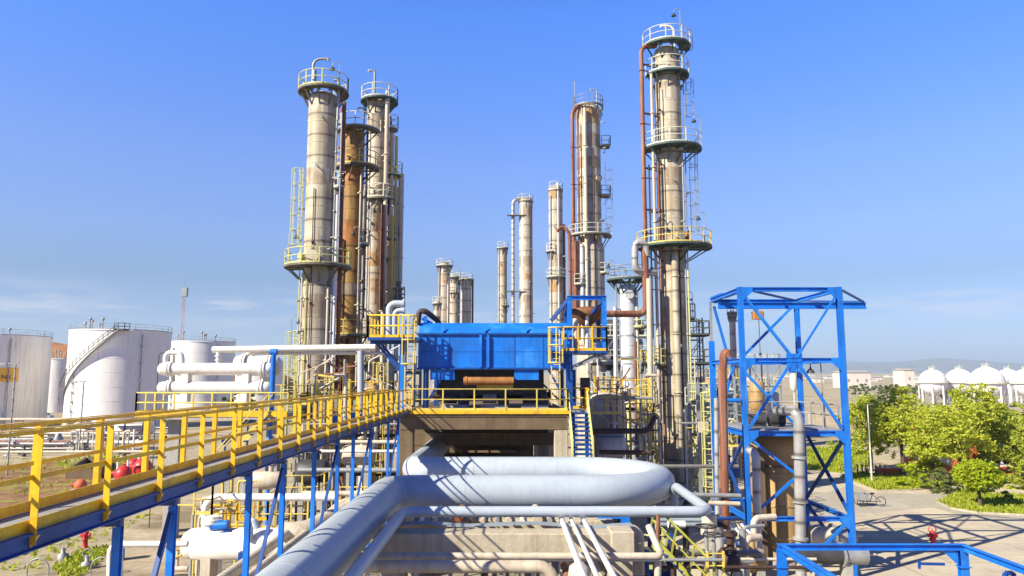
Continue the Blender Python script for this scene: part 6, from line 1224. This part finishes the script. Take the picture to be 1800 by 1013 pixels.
for k, (u, Y, za, zb_, m_, lab) in enumerate(((512, 49, 3, 10.5, YELG, 'greenish caged ladder far left at the foot of the tall tan column'), (580, 48, 2, 9.2, YELP, 'yellow ladder between the tan and the rust brown column'), (668, 47, 2, 10, YELP, 'yellow ladder at the foot of the stained pale column'), (1060, 56, 2, 9.5, RAILW, 'pale ladder left of the pale blue column'), (1138, 51, 1, 9, YELP, 'yellow ladder just left of the tallest column foot'), (1216, 52, 1, 10.5, RAILW, 'pale ladder just right of the tallest column foot'), (1302, 60, 1, 8, YELP, 'yellow ladder far behind the left leg of the blue tower'))): ladder_thing(lab, u, Y, za, zb_, m_, cg=(za + 2, zb_) if k % 2 == 0 else None)
for k, (u0, u1, v, Y, m_, lab) in enumerate(((540, 600, 702, 46, YELP, 'yellow guard rail at the foot of the tall tan column'), (610, 690, 704, 46.5, YEL, 'yellow guard rail at the foot of the stained pale column'), (470, 540, 712, 44, YELP, 'pale yellow guard rail right of the white drums'), (1045, 1085, 690, 56, YEL, 'yellow guard rail behind the tan drum by the stair'), (1100, 1150, 740, 50, YELP, 'pale yellow guard rail left of the tallest column foot'), (1205, 1262, 712, 50, RAILW, 'pale guard rail right of the tallest column foot'), (1205, 1300, 786, 46, YELP, 'yellow guard rail low between the tallest column and the tower'), (340, 372, 905, 30.6, YELP, 'yellow guard rail left of the white pipe bend'), (420, 470, 915, 34, YEL, 'yellow guard rail behind the white vessel'), (500, 560, 880, 36, YELP, 'yellow guard rail behind the second trestle bay'))): rail_thing(lab, [P(u0, v, Y), P(u1, v, Y), P(u1, v, Y) + Vector((0, 2, 0))], m_, 1.15, .034, .8)
for k in range(24):
    u = rk.uniform(345, 560); Y = rk.uniform(31, 40); x = P(u, 666, Y).x; z1 = rk.uniform(1.2, 4.0)
    pipe('thin upright pipe in the thicket beyond the white vessel on the left', [(x, Y, 0), (x, Y, z1), (x + rk.choice((-1, 1)) * rk.uniform(.4, 1.2), Y, z1)], rk.choice((.04, .06, .09)), (YELP, STEEL, CREAM, WHITE, YEL, BROWN, RUST)[k % 7], bend=.15, group='thin pipes beyond the white vessel')

# low pipe tracks and small plant in the left yard
def pipe_track(label, u0, u1, v, n, h=.9):
    a, b = G(u0, v), G(u1, v); t = thing('pipe_track', label, 'pipe rack', a.lerp(b, .5)); k = max(2, int((b - a).length / 4)); d = (b - a).normalized(); s_ = Vector((-d.y, d.x, 0))
    for i in range(k + 1):
        c = a.lerp(b, i / k); w2 = .3 * n; MB().bar(c - s_ * .1 + Vector((0, 0, h)), c + s_ * (w2 * 2 + .1) + Vector((0, 0, h)), .2, .18).bar(c, c + Vector((0, 0, h - .1)), .2).bar(c + s_ * w2 * 2, c + s_ * w2 * 2 + Vector((0, 0, h - .1)), .2).build('trestle', CONCG, t)
    for i in range(n):
        r = rl.choice((.1, .14, .2)); o = s_ * (.3 + .6 * i) + Vector((0, 0, h + .1 + r)); MB().tube([a + o, b + o], r, 8).build('pipe', (GREYP, CREAM, BROWN, WHITE, STEEL, RUST)[(i + int(v)) % 6], t)
for v, u0, u1, n, h, lab in ((757, -60, 150, 4, 1.6, 'pipe track nearest the tanks in the left yard'), (770, -50, 300, 4, 1.2, 'long pipe track across the left yard, second from the tanks'), (783, -40, 235, 3, 1.4, 'third pipe track from the tanks in the left yard'), (795, -30, 110, 4, .8, 'short low pipe track nearest the weeds in the left yard')): pipe_track(lab, u0, u1, v, n, h)
for k in range(26):
    u, v = rl.uniform(-20, 300), rl.uniform(765, 806); q = G(u, v); h = rl.uniform(.7, 1.9); r = rl.uniform(.1, .3)
    tag(MB().lathe([(r, 0), (r, h * .5), (r * .5, h * .55), (r * .5, h * .8), (r * 1.3, h * .82), (r * 1.3, h * .88), (r * .2, h * .9), (r * .2, h)], q, 10).tube([q + Vector((-r * 3, 0, h * .3)), q + Vector((r * 3, 0, h * .3))], r * .6, 8).build('ground_valve', (STEEL, DARK, CREAM, BROWN, GREYP)[k % 5], loc=q), 'small valve with flanged ends among the pipe tracks of the left yard', 'valve', 'valves in the left yard')
for k, (u, v, w_, h, lab) in enumerate(((172, 778, 2.2, 1.5, 'dark skid with machinery beside the manifold pipes'), (30, 790, 3.0, 1.2, 'dark skid among the left pipe tracks'), (95, 786, 1.6, 1.8, 'dark pump skid left of the manifold pipes'), (285, 806, 2.4, 1.4, 'dark skid at the foot of the grey concrete column'))):
    q = G(u, v); t = thing('machine_skid', lab, 'machine', q); MB().cbox(q.x - w_ / 2, q.x + w_ / 2, q.y - .6, q.y + .6, 0, .25, .03).build('base', CONCG, t); MB().tube([(q.x - w_ * .4, q.y, h * .6), (q.x + w_ * .1, q.y, h * .6)], h * .3, 14).build('motor', DARK, t); MB().lathe([(h * .3, .25), (h * .35, h * .6), (h * .15, h)], (q.x + w_ * .3, q.y, 0), 12).build('casing', STEEL, t)
# dark drums and back wall added to fill in the shade under the table
for k, (y, z, r, lab) in enumerate(((48.5, 3.6, .55, 'added dark drum filling the shade deep under the concrete table, nearest'), (54.5, 3.0, .7, 'added dark drum filling the shade deep under the concrete table, middle'), (60.5, 4.0, .7, 'added dark drum filling the shade deep under the concrete table, farthest'))):
    t = thing('shade_fill_drum', lab, 'vessel', (-1, y, 0)); MB().tube([(-4.6, y, z), (-4.3, y, z), (1.6, y, z), (1.9, y, z)], [r * .6, r, r, r * .6], 18).build('shell', CONCB, t)
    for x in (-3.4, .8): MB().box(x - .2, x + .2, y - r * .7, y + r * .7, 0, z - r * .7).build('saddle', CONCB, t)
t = thing('shade_fill_wall', 'added dark brown wall filling the shade at the far end under the concrete table', 'wall', (-1, 71.5, 0)); MB().box(-5.0, 2.4, 71.4, 71.7, 0, 6.3).build('wall', CONCB, t)
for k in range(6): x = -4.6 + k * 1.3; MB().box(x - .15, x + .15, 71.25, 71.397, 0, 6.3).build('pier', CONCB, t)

# ------------------------------------------------------------------ the air: thin even haze round the whole place
hz = MB().box(-13000, 13000, -400, 9800, -32, 260).build('haze', bpy.data.materials.new('air'))
hz['kind'] = 'stuff'; hz['label'] = 'thin pale haze lying over the whole plain'; hz['category'] = 'haze'
hm = hz.data.materials[0]; hm.use_nodes = True; hn = hm.node_tree.nodes; hn.clear(); ho = hn.new('ShaderNodeOutputMaterial'); pv = hn.new('ShaderNodeVolumePrincipled')
pv.inputs['Color'].default_value = (0.70, 0.85, 1.0, 1); pv.inputs['Density'].default_value = 0.00015; pv.inputs['Anisotropy'].default_value = 0.1
hm.node_tree.links.new(pv.outputs[0], ho.inputs['Volume'])
